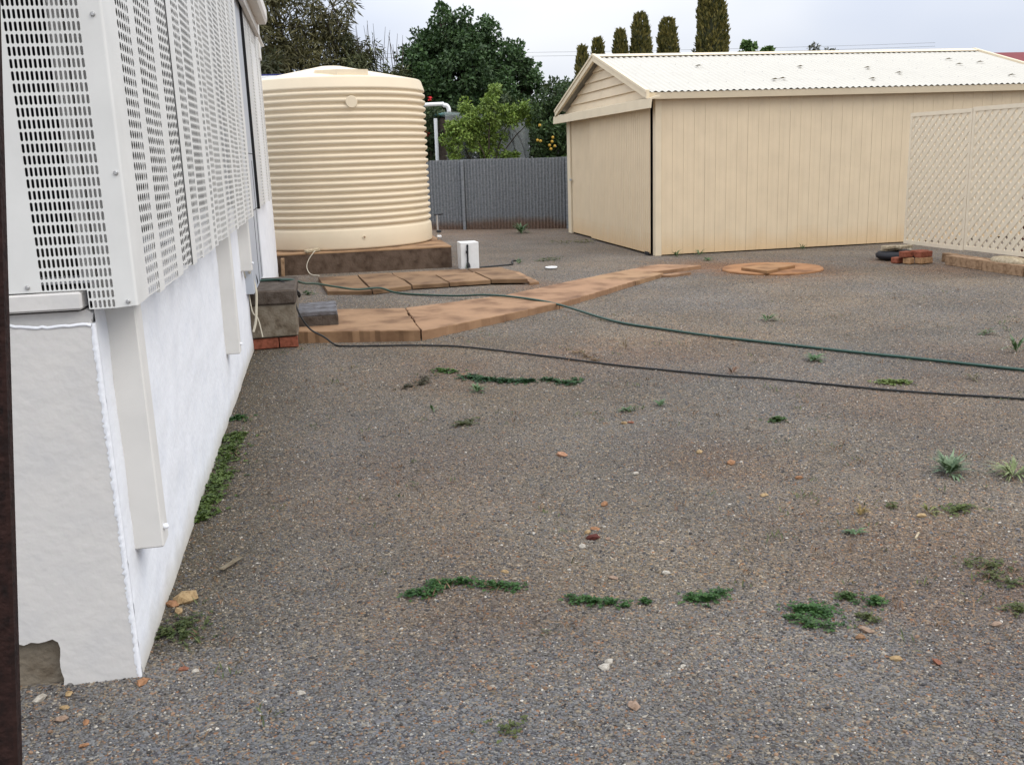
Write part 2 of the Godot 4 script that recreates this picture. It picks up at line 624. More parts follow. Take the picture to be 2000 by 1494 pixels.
# a lumpy stone of about unit radius
func pebble(seed_: int, level: int) -> Mb:
	var r := RandomNumberGenerator.new()
	r.seed = seed_
	var t := (1.0 + sqrt(5.0)) / 2.0
	var p := []
	for q in [[-1, t, 0], [1, t, 0], [-1, -t, 0], [1, -t, 0], [0, -1, t], [0, 1, t], [0, -1, -t], [0, 1, -t], [t, 0, -1], [t, 0, 1], [-t, 0, -1], [-t, 0, 1]]:
		p.append(Vector3(q[0], q[1], q[2]).normalized() * r.randf_range(0.72, 1.25))
	var f := [[0, 11, 5], [0, 5, 1], [0, 1, 7], [0, 7, 10], [0, 10, 11], [1, 5, 9], [5, 11, 4], [11, 10, 2], [10, 7, 6], [7, 1, 8], [3, 9, 4], [3, 4, 2], [3, 2, 6], [3, 6, 8], [3, 8, 9], [4, 9, 5], [2, 4, 11], [6, 2, 10], [8, 6, 7], [9, 8, 1]]
	var m := Mb.new()
	for k in f:
		if level < 2:
			m.tri_out(p[k[0]], p[k[1]], p[k[2]], Vector3.ZERO)
		else:
			var a: Vector3 = p[k[0]]
			var b: Vector3 = p[k[1]]
			var c: Vector3 = p[k[2]]
			var g := func(u: Vector3, w: Vector3) -> Vector3:
				var e := (u + w) * 0.5
				return e * (1.04 + 0.12 * sin(e.x * 7.0 + e.y * 5.0 + seed_))
			var ab: Vector3 = g.call(a, b)
			var bc: Vector3 = g.call(b, c)
			var ca: Vector3 = g.call(c, a)
			for q in [[a, ab, ca], [ab, b, bc], [ca, bc, c], [ab, bc, ca]]:
				m.tri_out(q[0], q[1], q[2], Vector3.ZERO)
	return m

# ---------------------------------------------------------------- the house
# one sheet pierced by rows of slots; u runs along the sheet, o is its lower corner
func slotted(m: Mb, o: Vector3, u: Vector3, length: float, height: float, cols: int, sw: float, margin: float, row_h: float, slot_h: float, lip: Vector3) -> void:
	var rows := int(height / row_h)
	var cw := (length - 2.0 * margin) / cols
	var top := rows * row_h
	var P := func(a: float, b: float) -> Vector3: return o + u * a + Vector3(0, b, 0)
	if margin > 0.0:
		m.quad(P.call(0.0, 0.0), P.call(margin, 0.0), P.call(margin, top), P.call(0.0, top))
		m.quad(P.call(length - margin, 0.0), P.call(length, 0.0), P.call(length, top), P.call(length - margin, top))
	if top < height - 0.001:
		m.quad(P.call(0.0, top), P.call(length, top), P.call(length, height), P.call(0.0, height))
	var s := sw * 0.5
	var ring := [Vector2(-s, -slot_h * 0.5 + s * 0.8), Vector2(-s * 0.45, -slot_h * 0.5), Vector2(s * 0.45, -slot_h * 0.5), Vector2(s, -slot_h * 0.5 + s * 0.8), Vector2(s, slot_h * 0.5 - s * 0.8), Vector2(s * 0.45, slot_h * 0.5), Vector2(-s * 0.45, slot_h * 0.5), Vector2(-s, slot_h * 0.5 - s * 0.8)]
	for j in rows:
		for i in cols:
			var cx := margin + cw * (i + 0.5)
			var cy := row_h * (j + 0.5)
			var a0: Vector3 = P.call(cx - cw * 0.5, cy - row_h * 0.5)
			var a1: Vector3 = P.call(cx + cw * 0.5, cy - row_h * 0.5)
			var a2: Vector3 = P.call(cx + cw * 0.5, cy + row_h * 0.5)
			var a3: Vector3 = P.call(cx - cw * 0.5, cy + row_h * 0.5)
			var k := []
			for q in ring:
				k.append(P.call(cx + q.x, cy + q.y))
			m.quad(a0, a1, k[2], k[1])
			m.tri(a0, k[1], k[0])
			m.quad(a0, k[0], k[7], a3)
			m.tri(a3, k[7], k[6])
			m.quad(a3, k[6], k[5], a2)
			m.tri(a2, k[5], k[4])
			m.quad(a2, k[4], k[3], a1)
			m.tri(a1, k[3], k[2])
			if lip != Vector3.ZERO:
				for q in 8:
					var b: Vector3 = k[q]
					var e: Vector3 = k[(q + 1) % 8]
					m.quad(b, e, e + lip, b + lip)

func rough_line(a: float, b: float, step: float, f: Callable) -> PackedVector2Array:
	var out := PackedVector2Array()
	var k := maxi(1, int(absf(b - a) / step))
	for i in k + 1:
		var t := lerpf(a, b, float(i) / k)
		out.append(f.call(t))
	return out

func house() -> void:
	var h := thing("house", "white rendered house with perforated metal screens above a white plinth wall", "house", Vector3(-0.67, 0, -2.96))
	# front wall: outline in x,y with a broken vent notch at its foot and a wavy top of render
	var o := PackedVector2Array()
	o.append(Vector2(-0.897, -0.06))
	o.append(Vector2(-0.676, -0.06))
	for p in rough_line(-0.05, 1.135, 0.016, func(y): return Vector2(-0.676 + rng.randf_range(-0.003, 0.002), y)):
		o.append(p)
	for p in rough_line(-0.69, -1.15, 0.02, func(x): return Vector2(x, 1.118 + 0.022 * smoothstep(-0.8, -1.0, x) + rng.randf_range(-0.003, 0.003))):
		o.append(p)
	o.append(Vector2(-4.0, 1.14))
	o.append(Vector2(-4.0, -0.06))
	o.append(Vector2(-1.32, -0.06))
	for p in rough_line(0.0, 0.15, 0.03, func(y): return Vector2(-1.32 + rng.randf_range(-0.006, 0.006), y)):
		o.append(p)
	for p in rough_line(-1.3, -0.91, 0.02, func(x): return Vector2(x, 0.152 + rng.randf_range(-0.006, 0.005) - 0.02 * smoothstep(-1.05, -1.2, x))):
		o.append(p)
	for p in rough_line(0.145, 0.0, 0.02, func(y): return Vector2(-0.895 + rng.randf_range(-0.005, 0.005), y)):
		o.append(p)
	var m := Mb.new()
	m.prism(Vector3(0, 0, -2.96), Vector3.RIGHT, Vector3.UP, o, Vector3(0, 0, -0.10))
	put("front_wall", m, M.render_front_shade, h)
	m = Mb.new()
	m.box(Vector3(-4.0, -0.1, -3.16), Vector3(-0.76, 1.1, -3.062), 0.004)
	put("wall_core", m, M.dark_concrete, h)
	m = Mb.new()
	m.prism(Vector3(0, 0, -2.976), Vector3.RIGHT, Vector3.UP, PackedVector2Array([Vector2(-4, 1.128), Vector2(-0.68, 1.105), Vector2(-0.672, 1.15), Vector2(-0.69, 1.163), Vector2(-0.71, 1.158), Vector2(-4.0, 1.158)]), Vector3(0, 0, -0.09))
	put("render_band", m, M.render_front_shade, h)
	m = Mb.new()
	var lip := []
	var lx := -0.678
	while lx > -1.2:
		lip.append(Vector3(lx, 1.120 + 0.022 * smoothstep(-0.8, -1.0, lx) + rng.randf_range(-0.002, 0.002), -2.961 + rng.randf_range(-0.001, 0.001)))
		lx -= 0.012
	m.tube(lip, 0.0055, 6)
	put("render_lip", m, M.render_white, h)
	m = Mb.new()
	m.rbox(Vector3(-1.1, 0.05, -3.02), Vector3(0.46, 0.30, 0.06), 0.01, Basis.IDENTITY, 0.008, rng)
	put("exposed_base", m, M.old_concrete, h)
	m = Mb.new()
	m.rbox(Vector3(-2.35, 1.1925, -3.0), Vector3(3.32, 0.055, 0.12), 0.006, Basis.IDENTITY, 0.002, rng)
	put("coping", m, M.render_front_shade, h)
	# side wall: a slightly uneven rendered face
	var rows := []
	var grime := []
	for j in 49:
		var row := []
		var gr := []
		var y := -0.06 + 1.3 * j / 48.0
		for i in 225:
			var z := -2.966 - 11.234 * i / 224.0
			var e := fine_noise.get_noise_2d(z * 40.0, y * 60.0) * 0.006 + fine_noise.get_noise_2d(z * 8.0, y * 8.0 + 50.0) * 0.008
			if i == 0:
				e = rng.randf_range(-0.005, 0.003)
			row.append(Vector3(-0.668 + absf(e), y, z))
			var dirt := clampf(1.0 - y / (0.07 + 0.09 * absf(fine_noise.get_noise_2d(z * 60.0, 77.0)) + 0.02), 0.0, 1.0)
			gr.append(Color.WHITE.lerp(Color(0.62, 0.56, 0.44), dirt * 0.8))
		grime.append(gr)
		rows.append(row)
	m = Mb.new()
	var bead := []
	for j in 170:
		var y := -0.06 + 1.185 * j / 169.0
		var j1 := rng.randf_range(-0.0035, 0.0035) + (rng.randf_range(0.0, 0.006) if rng.randf() < 0.2 else 0.0)
		bead.append([Vector3(-0.679 - j1, y, -2.9592), Vector3(-0.674 - j1 * 0.4, y, -2.9565 + rng.randf_range(-0.001, 0.001)), Vector3(-0.668 + rng.randf_range(-0.001, 0.0015), y, -2.957), Vector3(-0.6655, y, -2.962), Vector3(-0.665, y, -2.975), Vector3(-0.680, y, -2.985)])
	m.grid(bead)
	m.grid(rows, grime)
	m.quad(Vector3(-0.668, 1.24, -2.97), Vector3(-0.668, 1.24, -14.2), Vector3(-0.9, 1.24, -14.2), Vector3(-0.9, 1.24, -2.97))
	m.quad(Vector3(-0.668, -0.06, -14.202), Vector3(-4.0, -0.06, -14.202), Vector3(-4.0, 3.0, -14.202), Vector3(-0.668, 3.0, -14.202))
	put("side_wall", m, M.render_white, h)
	m = Mb.new()
	m.box(Vector3(-0.9, 1.23, -14.19), Vector3(-0.668, 3.0, -9.86), 0.006)
	put("side_wall", m, M.render_white, h)
	# floor, inner boards and roof that close the verandah
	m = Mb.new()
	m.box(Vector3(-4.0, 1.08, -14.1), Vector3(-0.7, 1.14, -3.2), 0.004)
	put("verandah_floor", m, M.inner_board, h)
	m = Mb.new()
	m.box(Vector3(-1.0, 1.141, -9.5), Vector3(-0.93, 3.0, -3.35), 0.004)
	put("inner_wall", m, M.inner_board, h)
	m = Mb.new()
	m.box(Vector3(-4.0, 1.36, -3.32), Vector3(-0.705, 3.0, -3.26), 0.004)  # added dark sheet, stands in for the unlit interior behind the front slots
	put("interior_shade_sheet", m, M.interior_shade, h)
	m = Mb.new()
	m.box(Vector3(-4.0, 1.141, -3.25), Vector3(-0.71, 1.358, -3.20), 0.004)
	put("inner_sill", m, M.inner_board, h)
	# front screen of the corner: plain margin, slots, plain folded strip
	m = Mb.new()
	slotted(m, Vector3(-1.10, 1.222, -2.948), Vector3.RIGHT, 0.31, 1.75, 1, 0.0005, 0.15, 0.0317, 0.0227, Vector3.ZERO)
	var fs := Mb.new()
	slotted(fs, Vector3(-0.796, 1.222, -2.948), Vector3.RIGHT, 0.196, 1.75, 16, 0.0074, 0.0, 0.0317, 0.0246, Vector3(0, 0, -0.0015))
	slotted(fs, Vector3(-0.674, 1.166, -2.948), Vector3.RIGHT, 0.074, 0.056, 6, 0.0072, 0.0, 0.028, 0.0220, Vector3(0, 0, -0.0015))
	fs.quad(Vector3(-3.5, 1.222, -2.948), Vector3(-0.796, 1.222, -2.948), Vector3(-0.796, 2.972, -2.948), Vector3(-3.5, 2.972, -2.948))
	fs.quad(Vector3(-0.60, 1.166, -2.948), Vector3(-0.548, 1.170, -2.948), Vector3(-0.548, 2.972, -2.948), Vector3(-0.60, 2.972, -2.948))
	# the rounded fold and the first plain width of the side
	var fold := []
	for y in [1.170, 2.972]:
		var row := []
		for k in 7:
			var a := PI * 0.5 * k / 6.0
			row.append(Vector3(-0.548 + sin(a) * 0.008, y, -2.956 + cos(a) * 0.008))
		row.append(Vector3(-0.540, y, -3.13))
		fold.append(row)
	fs.grid(fold, [], true)
	put("perforated_screen", fs, M.screen_paint, h)
	# side screens: plain ribs standing out, slotted faces that slope between them
	var X0 := -0.545
	var seg1 := [["s", 3.12, 3.383], ["p", 3.383, 3.48], ["s", 3.48, 3.637], ["s", 3.637, 3.824], ["p", 3.824, 3.966], ["s", 3.966, 4.10], ["s", 4.10, 4.232]]
	var seg2 := [["p", 4.285, 4.42], ["s", 4.42, 4.63], ["p", 4.63, 4.70], ["s", 4.70, 5.03], ["p", 5.03, 5.19], ["s", 5.19, 5.30], ["p", 5.30, 5.37], ["s", 5.37, 5.58], ["s", 5.58, 5.90], ["p", 5.90, 6.02], ["s", 6.02, 6.30], ["s", 6.30, 6.62], ["p", 6.62, 6.75], ["s", 6.75, 7.02], ["s", 7.02, 7.30], ["p", 7.30, 7.44], ["s", 7.44, 7.75], ["s", 7.75, 8.08], ["p", 8.08, 8.32]]
	var seg3 := [["p", 9.82, 9.95], ["s", 9.95, 10.35], ["s", 10.35, 10.75], ["p", 10.75, 10.92], ["s", 10.92, 11.35], ["s", 11.35, 11.80], ["p", 11.80, 12.00], ["s", 12.00, 12.35], ["p", 12.35, 12.45]]
	for sg in [seg1, seg2, seg3]:
		m = Mb.new()
		for s in sg:
			var z0: float = s[1]
			var z1: float = s[2]
			var bot := 1.152 + (rng.randf_range(0.0, 0.016) if s[0] == "s" else 0.0)
			var x0 := X0 - (0.035 if sg == seg3 else 0.0)
			if s[0] == "p":
				m.quad(Vector3(x0, bot, -z0), Vector3(x0, bot, -z1), Vector3(x0, 3.06, -z1), Vector3(x0, 3.06, -z0))
				for e in [z0, z1]:
					m.quad(Vector3(x0, bot, -e), Vector3(x0 - 0.012, bot, -e), Vector3(x0 - 0.012, 3.06, -e), Vector3(x0, 3.06, -e))
			else:
				var din := 0.005
				var a := Vector3(x0 - din, bot, -z0)
				var b := Vector3(x0 + 0.001, bot, -z1)
				var len_ := a.distance_to(b)
				var cols := maxi(3, int(round((z1 - z0) / 0.034)))
				if z0 > 9.0:
					cols = int(cols * 0.7)
				slotted(m, a, (b - a) / len_, len_, 1.9, cols, (len_ / cols) * 0.66, 0.0, 0.0317, 0.0235, Vector3.ZERO)
		put("perforated_screen", m, M.screen_paint, h)
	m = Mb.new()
	m.box(Vector3(-0.60, 1.16, -4.262), Vector3(-0.543, 3.05, -4.236), 0.002)  # black strip standing in for the dark slit between two panels
	put("gap_shade_strip", m, M.dark_gap, h)
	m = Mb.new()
	m.box(Vector3(-0.64, 1.15, -9.81), Vector3(-0.576, 3.05, -9.75), 0.002)  # black box put in for the shade inside the open screen end
	put("gap_shade_strip", m, M.dark_gap, h)
	# cream posts on the face of the wall
	m = Mb.new()
	m.box(Vector3(-0.716, 1.175, -3.17), Vector3(-0.676, 3.0, -3.08), 0.005)
	put("corner_stud", m, M.cream_paint, h)
	for p in [[-3.1, 0.365], [-6.35, 0.38], [-8.03, 0.735]]:
		m = Mb.new()
		m.box(Vector3(-0.672, p[1], p[0] - 0.10), Vector3(-0.578, 3.0, p[0]), 0.005)
		put("post", m, M.cream_paint, h)
		for y in [p[1] + 0.06, p[1] + 0.72]:
			if y < 1.05:
				m = Mb.new()
				m.lathe(Vector3(-0.572, y, p[0] - 0.03), [[0.0, -0.009], [0.009, -0.006], [0.011, 0.0], [0.008, 0.008], [0.0, 0.01]], 10)
				put("bolt", m, M.render_white, h)
	for p in [[-0.566, 1.965, -2.944], [-0.557, 1.545, -2.944], [-0.566, 1.183, -2.944], [-0.83, 1.238, -2.944]]:
		m = Mb.new()
		m.tube([Vector3(p[0], p[1], -2.949), Vector3(p[0], p[1], p[2]), Vector3(p[0], p[1], p[2] + 0.002)], [0.0065, 0.0065, 0.004], 10)
		put("screw", m, M.screw_metal, h)
	# door leaf of wide flush boards
	m = Mb.new()
	m.box(Vector3(-0.72, 0.512, -9.745), Vector3(-0.600, 3.02, -8.33), 0.003)
	put("door", m, M.door_paint, h)
	var door: Node = h.get_node("door")
	for q in [[1.16, -9.45], [1.66, -9.2]]:
		m = Mb.new()
		m.box(Vector3(-0.602, q[0], -9.70), Vector3(-0.597, q[0] + 0.006, -8.9), 0.001)
		put("seam", m, M.dark_gap, door)
	for z in [-9.13, -9.52]:
		m = Mb.new()
		m.box(Vector3(-0.602, 0.52, z), Vector3(-0.597, 1.6, z + 0.012), 0.001)
		put("seam", m, M.dark_gap, door)
	m = Mb.new()
	m.box(Vector3(-0.68, 0.512, -9.86), Vector3(-0.645, 3.0, -9.724), 0.003)
	put("door_jamb", m, M.render_white, h)
	# eave: fascia board, gutter, soffit, roof sheet
	m = Mb.new()
	m.prism(Vector3(0, 0, -2.3), Vector3.RIGHT, Vector3.UP, PackedVector2Array([Vector2(-0.425, 3.21), Vector2(-0.425, 3.10), Vector2(-0.445, 3.06), Vector2(-0.53, 3.06), Vector2(-0.53, 3.20), Vector2(-0.52, 3.20), Vector2(-0.52, 3.075), Vector2(-0.45, 3.075), Vector2(-0.435, 3.105), Vector2(-0.435, 3.21)]), Vector3(0, 0, -9.3))
	put("gutter", m, M.cream_paint, h)
	m = Mb.new()
	m.box(Vector3(-0.575, 2.965, -11.9), Vector3(-0.532, 3.2, -2.3), 0.004)
	put("fascia", m, M.cream_paint, h)
	m = Mb.new()
	m.box(Vector3(-4.2, 3.08, -13.9), Vector3(-0.577, 3.10, -2.3), 0.003)
	put("soffit", m, M.cream_paint, h)
	m = Mb.new()
	m.prism(Vector3(0, 0, -2.2), Vector3.RIGHT, Vector3.UP, PackedVector2Array([Vector2(-0.5, 3.21), Vector2(-4.4, 4.6), Vector2(-4.4, 4.65), Vector2(-0.5, 3.25)]), Vector3(0, 0, -9.3))
	put("roof", m, M.plain_grey, h)
	m = Mb.new()
	m.box(Vector3(-0.62, 2.78, -12.6), Vector3(-0.565, 2.97, -12.3), 0.004)
	put("bracket", m, M.cream_paint, h)

# ---------------------------------------------------------------- the shed
func shed() -> void:
	var s := thing("shed", "large cream steel shed with gabled corrugated roof and sliding doors", "shed", Vector3(4.95, 0, -14.27))
	var X := 4.97
	var X1 := 12.0
	var Z0 := -14.27
	var Z1 := -19.63
	var zr := -16.95
	# long wall: sheets of pans with narrow ribs
	var pitch := 0.172
	var x := X + 0.10
	var sheet := 0
	while x < X1 - 0.05:
		var m := Mb.new()
		var end := minf(x + pitch * 4.0, X1)
		var line := []
		while x < end - 0.01:
			line.append_array([Vector2(x, 0.0), Vector2(x + 0.006, 0.005), Vector2(x + 0.022, 0.005), Vector2(x + 0.028, 0.0), Vector2(x + 0.07, 0.0), Vector2(x + 0.076, 0.002), Vector2(x + 0.120, 0.002), Vector2(x + 0.126, 0.0), Vector2(x + pitch - 0.001, 0.0)])
			x += pitch
		var hts := [0.015, 0.05, 0.085, 0.12, 0.155, 0.19, 0.225, 0.26, 0.30, 0.36, 1.2, 2.34]
		for i in line.size() - 1:
			var a: Vector2 = line[i]
			var b: Vector2 = line[i + 1]
			for j in hts.size() - 1:
				# splashed red dust on the lowest hand's breadth
				var k0 := clampf(1.0 - hts[j] / (0.30 + 0.14 * fine_noise.get_noise_2d(a.x * 30.0, 4.0)), 0.0, 1.0)
				m.col = Color(1, 1, 1).lerp(Color(0.98, 0.82, 0.62), k0 * 0.75)
				m.quad(Vector3(a.x, hts[j], Z0 + a.y), Vector3(b.x, hts[j], Z0 + b.y), Vector3(b.x, hts[j + 1], Z0 + b.y), Vector3(a.x, hts[j + 1], Z0 + a.y))
		put("wall_sheet", m, M.shed_cream, s)
		sheet += 1
	# screws in three rows
	var sc := Mb.new()
	for y in [0.13, 1.24]:
		x = X + 0.10 + 0.10
		while x < 9.6:
			sc.rbox(Vector3(x, y, Z0 + 0.004), Vector3(0.011, 0.011, 0.008), 0.003)
			x += pitch
	tag(put("screws", sc, M.shed_trim, s), "", "", "", "stuff")
	var m := Mb.new()
	m.box(Vector3(X, 0.0, Z0 - 0.10), Vector3(X + 0.10, 2.35, Z0 + 0.015), 0.004)
	put("corner_flashing", m, M.shed_trim, s)
	m = Mb.new()
	m.box(Vector3(X, 0.0, Z1), Vector3(X + 0.08, 2.25, Z1 + 0.24), 0.004)
	put("corner_flashing", m, M.shed_trim, s)
	m = Mb.new()
	m.box(Vector3(X + 0.05, 0.0, Z1 - 0.03), Vector3(X1, 2.30, Z1), 0.004)
	m.quad(Vector3(X1, 0, Z0), Vector3(X1, 0, Z1), Vector3(X1, 2.35, Z1), Vector3(X1, 2.35, Z0))
	m.tri(Vector3(X1, 2.35, Z0), Vector3(X1, 2.35, Z1), Vector3(X1, 3.1, zr))
	put("rear_wall", m, M.shed_cream, s)
	# sliding doors of finely ribbed sheet
	for d in [[-19.38, -17.70, X + 0.035], [-17.78, -14.392, X - 0.03]]:
		m = Mb.new()
		var z: float = d[0]
		var px: float = d[2]
		while z < d[1] - 0.03:
			var zn: float = minf(z + 0.093, d[1])
			var w: float = zn - z
			var pr := [[0.0, 0.0], [0.50, 0.0], [0.60, 0.011], [0.88, 0.011], [1.0, 0.0]]
			for i in 4:
				for j in 8:
					var y0: float = [0.03, 0.07, 0.11, 0.15, 0.20, 0.26, 0.34, 1.0][j]
					var y1: float = [0.07, 0.11, 0.15, 0.20, 0.26, 0.34, 1.0, 2.295][j]
					m.col = Color.WHITE.lerp(Color(0.98, 0.82, 0.62), clampf(1.0 - y0 / (0.32 + 0.14 * fine_noise.get_noise_2d(z * 30.0, 9.0)), 0.0, 1.0) * 0.7)
					m.quad(Vector3(px - pr[i][1], y0, z + pr[i][0] * w), Vector3(px - pr[i + 1][1], y0, z + pr[i + 1][0] * w), Vector3(px - pr[i + 1][1], y1, z + pr[i + 1][0] * w), Vector3(px - pr[i][1], y1, z + pr[i][0] * w))
			z = zn
		m.col = Color.WHITE
		put("sliding_door", m, M.shed_cream, s)
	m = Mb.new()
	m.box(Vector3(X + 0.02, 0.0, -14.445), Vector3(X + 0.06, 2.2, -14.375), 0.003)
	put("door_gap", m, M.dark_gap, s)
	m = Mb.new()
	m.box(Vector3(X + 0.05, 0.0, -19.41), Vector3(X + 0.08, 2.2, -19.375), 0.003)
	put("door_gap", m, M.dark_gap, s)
	m = Mb.new()
	m.box(Vector3(X - 0.03, 1.05, -19.36), Vector3(X + 0.0, 1.09, -19.26), 0.004)
	put("latch", m, M.screw_metal, s)
	m = Mb.new()
	m.box(Vector3(X - 0.06, 0.0, -14.60), Vector3(X - 0.02, 0.05, -14.40), 0.004)
	put("floor_guide", m, M.dark_gap, s)
	# black sheet standing in for the unlit hall behind the doors
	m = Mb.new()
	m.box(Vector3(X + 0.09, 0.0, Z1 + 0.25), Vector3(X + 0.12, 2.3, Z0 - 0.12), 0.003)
	put("dark_hall_sheet", m, M.dark_gap, s)
	# cover of the door track
	m = Mb.new()
	m.prism(Vector3(0, 0, -13.95), Vector3.RIGHT, Vector3.UP, PackedVector2Array([Vector2(4.94, 2.36), Vector2(4.79, 2.32), Vector2(4.785, 2.18), Vector2(4.80, 2.175), Vector2(4.815, 2.30), Vector2(4.94, 2.33)]), Vector3(0, 0, -6.05))
	put("track_cover", m, M.shed_trim, s)
	# gable boards: each row laps the next
	var ny := 5
	for k in ny:
		var y0 := 2.33 + k * 0.158
		var y1 := y0 + 0.158
		var h0 := 2.70 * (1.0 - (y0 - 2.33) / 0.80)
		var h1 := maxf(2.70 * (1.0 - (y1 - 2.33) / 0.80), 0.02)
		for side in [-1.0, 1.0]:
			m = Mb.new()
			var a := Vector3(4.915, y0, zr + side * 0.004)
			var b := Vector3(4.915, y0, zr + side * h0)
			var c := Vector3(4.945, y1, zr + side * h1)
			var d := Vector3(4.945, y1, zr + side * 0.004)
			m.quad(a, b, c, d)
			m.quad(a, b, b + Vector3(0.03, 0, 0), a + Vector3(0.03, 0, 0))
			put("gable_board", m, M.shed_cream, s)
	m = Mb.new()
	m.prism(Vector3(4.97, 0, 0), Vector3(0, 0, -1), Vector3.UP, PackedVector2Array([Vector2(-Z0, 2.3), Vector2(-Z1, 2.3), Vector2(-zr, 3.13)]), Vector3(0.02, 0, 0))
	put("gable_backing", m, M.shed_cream, s)
	# roof sheets
	var ridge := 3.195
	for side in [-1.0, 1.0]:
		m = Mb.new()
		var rows := []
		for j in 2:
			var row := []
			var xx := 4.83
			while xx < 12.12:
				var z: float = zr + side * (0.0 if j == 0 else 2.82)
				row.append(Vector3(xx, (ridge if j == 0 else 2.415) + cos((xx - 4.83) * TAU / 0.1016) * 0.011, z))
				xx += 0.0127
			rows.append(row)
		m.grid(rows, [], side < 0.0)
		put("roof_sheet", m, M.shed_roof, s)
	m = Mb.new()
	m.prism(Vector3(4.8, 0, 0), Vector3(0, 0, 1), Vector3.UP, PackedVector2Array([Vector2(zr - 0.17, 3.175), Vector2(zr - 0.02, 3.225), Vector2(zr + 0.02, 3.225), Vector2(zr + 0.17, 3.175), Vector2(zr + 0.17, 3.168), Vector2(zr, 3.212), Vector2(zr - 0.17, 3.168)]), Vector3(7.34, 0, 0))
	put("ridge_cap", m, M.shed_trim, s)
	# barge boards on both gables
	for xb in [4.775, 12.09]:
		for side in [-1.0, 1.0]:
			m = Mb.new()
			var a := Vector2(zr + side * 0.005, 3.235)
			var b := Vector2(zr + side * 2.86, 2.44)
			m.prism(Vector3(xb, 0, 0), Vector3(0, 0, 1), Vector3.UP, PackedVector2Array([a, b, b - Vector2(0, 0.125), a - Vector2(0, 0.125)]), Vector3(0.05, 0, 0))
			m.prism(Vector3(xb - 0.014, 0, 0), Vector3(0, 0, 1), Vector3.UP, PackedVector2Array([a, b, b - Vector2(0, 0.04), a - Vector2(0, 0.04)]), Vector3(0.012, 0, 0))
			put("barge_board", m, M.shed_trim, s)
	# square gutter along the eave
	m = Mb.new()
	m.prism(Vector3(4.83, 0, 0), Vector3(0, 0, 1), Vector3.UP, PackedVector2Array([Vector2(Z0 + 0.02, 2.415), Vector2(Z0 + 0.02, 2.31), Vector2(Z0 + 0.115, 2.31), Vector2(Z0 + 0.13, 2.405), Vector2(Z0 + 0.115, 2.405), Vector2(Z0 + 0.105, 2.32), Vector2(Z0 + 0.032, 2.32), Vector2(Z0 + 0.032, 2.415)]), Vector3(7.25, 0, 0))
	put("gutter", m, M.shed_trim, s)
	# screws of the roof, and a few dry leaves blown onto it
	sc = Mb.new()
	for t in [0.25, 0.9, 1.6, 2.3]:
		x = 4.83 + 0.1016 * 2.0
		while x < 12.0:
			var y: float = 3.195 - (3.195 - 2.415) * t / 2.82 + 0.012
			sc.rbox(Vector3(x, y, zr + t), Vector3(0.014, 0.01, 0.014), 0.003)
			x += 0.1016 * 3.0
	tag(put("screws", sc, M.screw_metal, s), "", "", "", "stuff")
	for p in [[7.15, 2.2], [7.0, 2.25], [8.6, 2.35], [9.3, 1.95], [10.8, 1.35], [6.2, 1.1], [10.9, 0.9], [11.3, 1.2], [9.0, 1.5], [7.9, 1.3], [11.1, 2.3]]:
		m = Mb.new()
		var y: float = 3.195 - (3.195 - 2.415) * p[1] / 2.82 + 0.016
		m.col = Color(0.12, 0.09, 0.05)
		m.leaf(Vector3(p[0], y, zr + p[1]), Vector3(0.8, 0.02, 0.5).normalized(), Vector3(-0.5, 0.1, 0.8).normalized(), 0.13, 0.05)
		m.leaf(Vector3(p[0] + 0.03, y + 0.01, zr + p[1] + 0.02), Vector3(0.9, 0.05, -0.3).normalized(), Vector3(0.3, 0.1, 0.9).normalized(), 0.09, 0.04)
		tag(put("dry_leaf", m, M.leaf), "dry brown leaf lying on the cream shed roof", "leaf", "dry leaves on the shed roof")

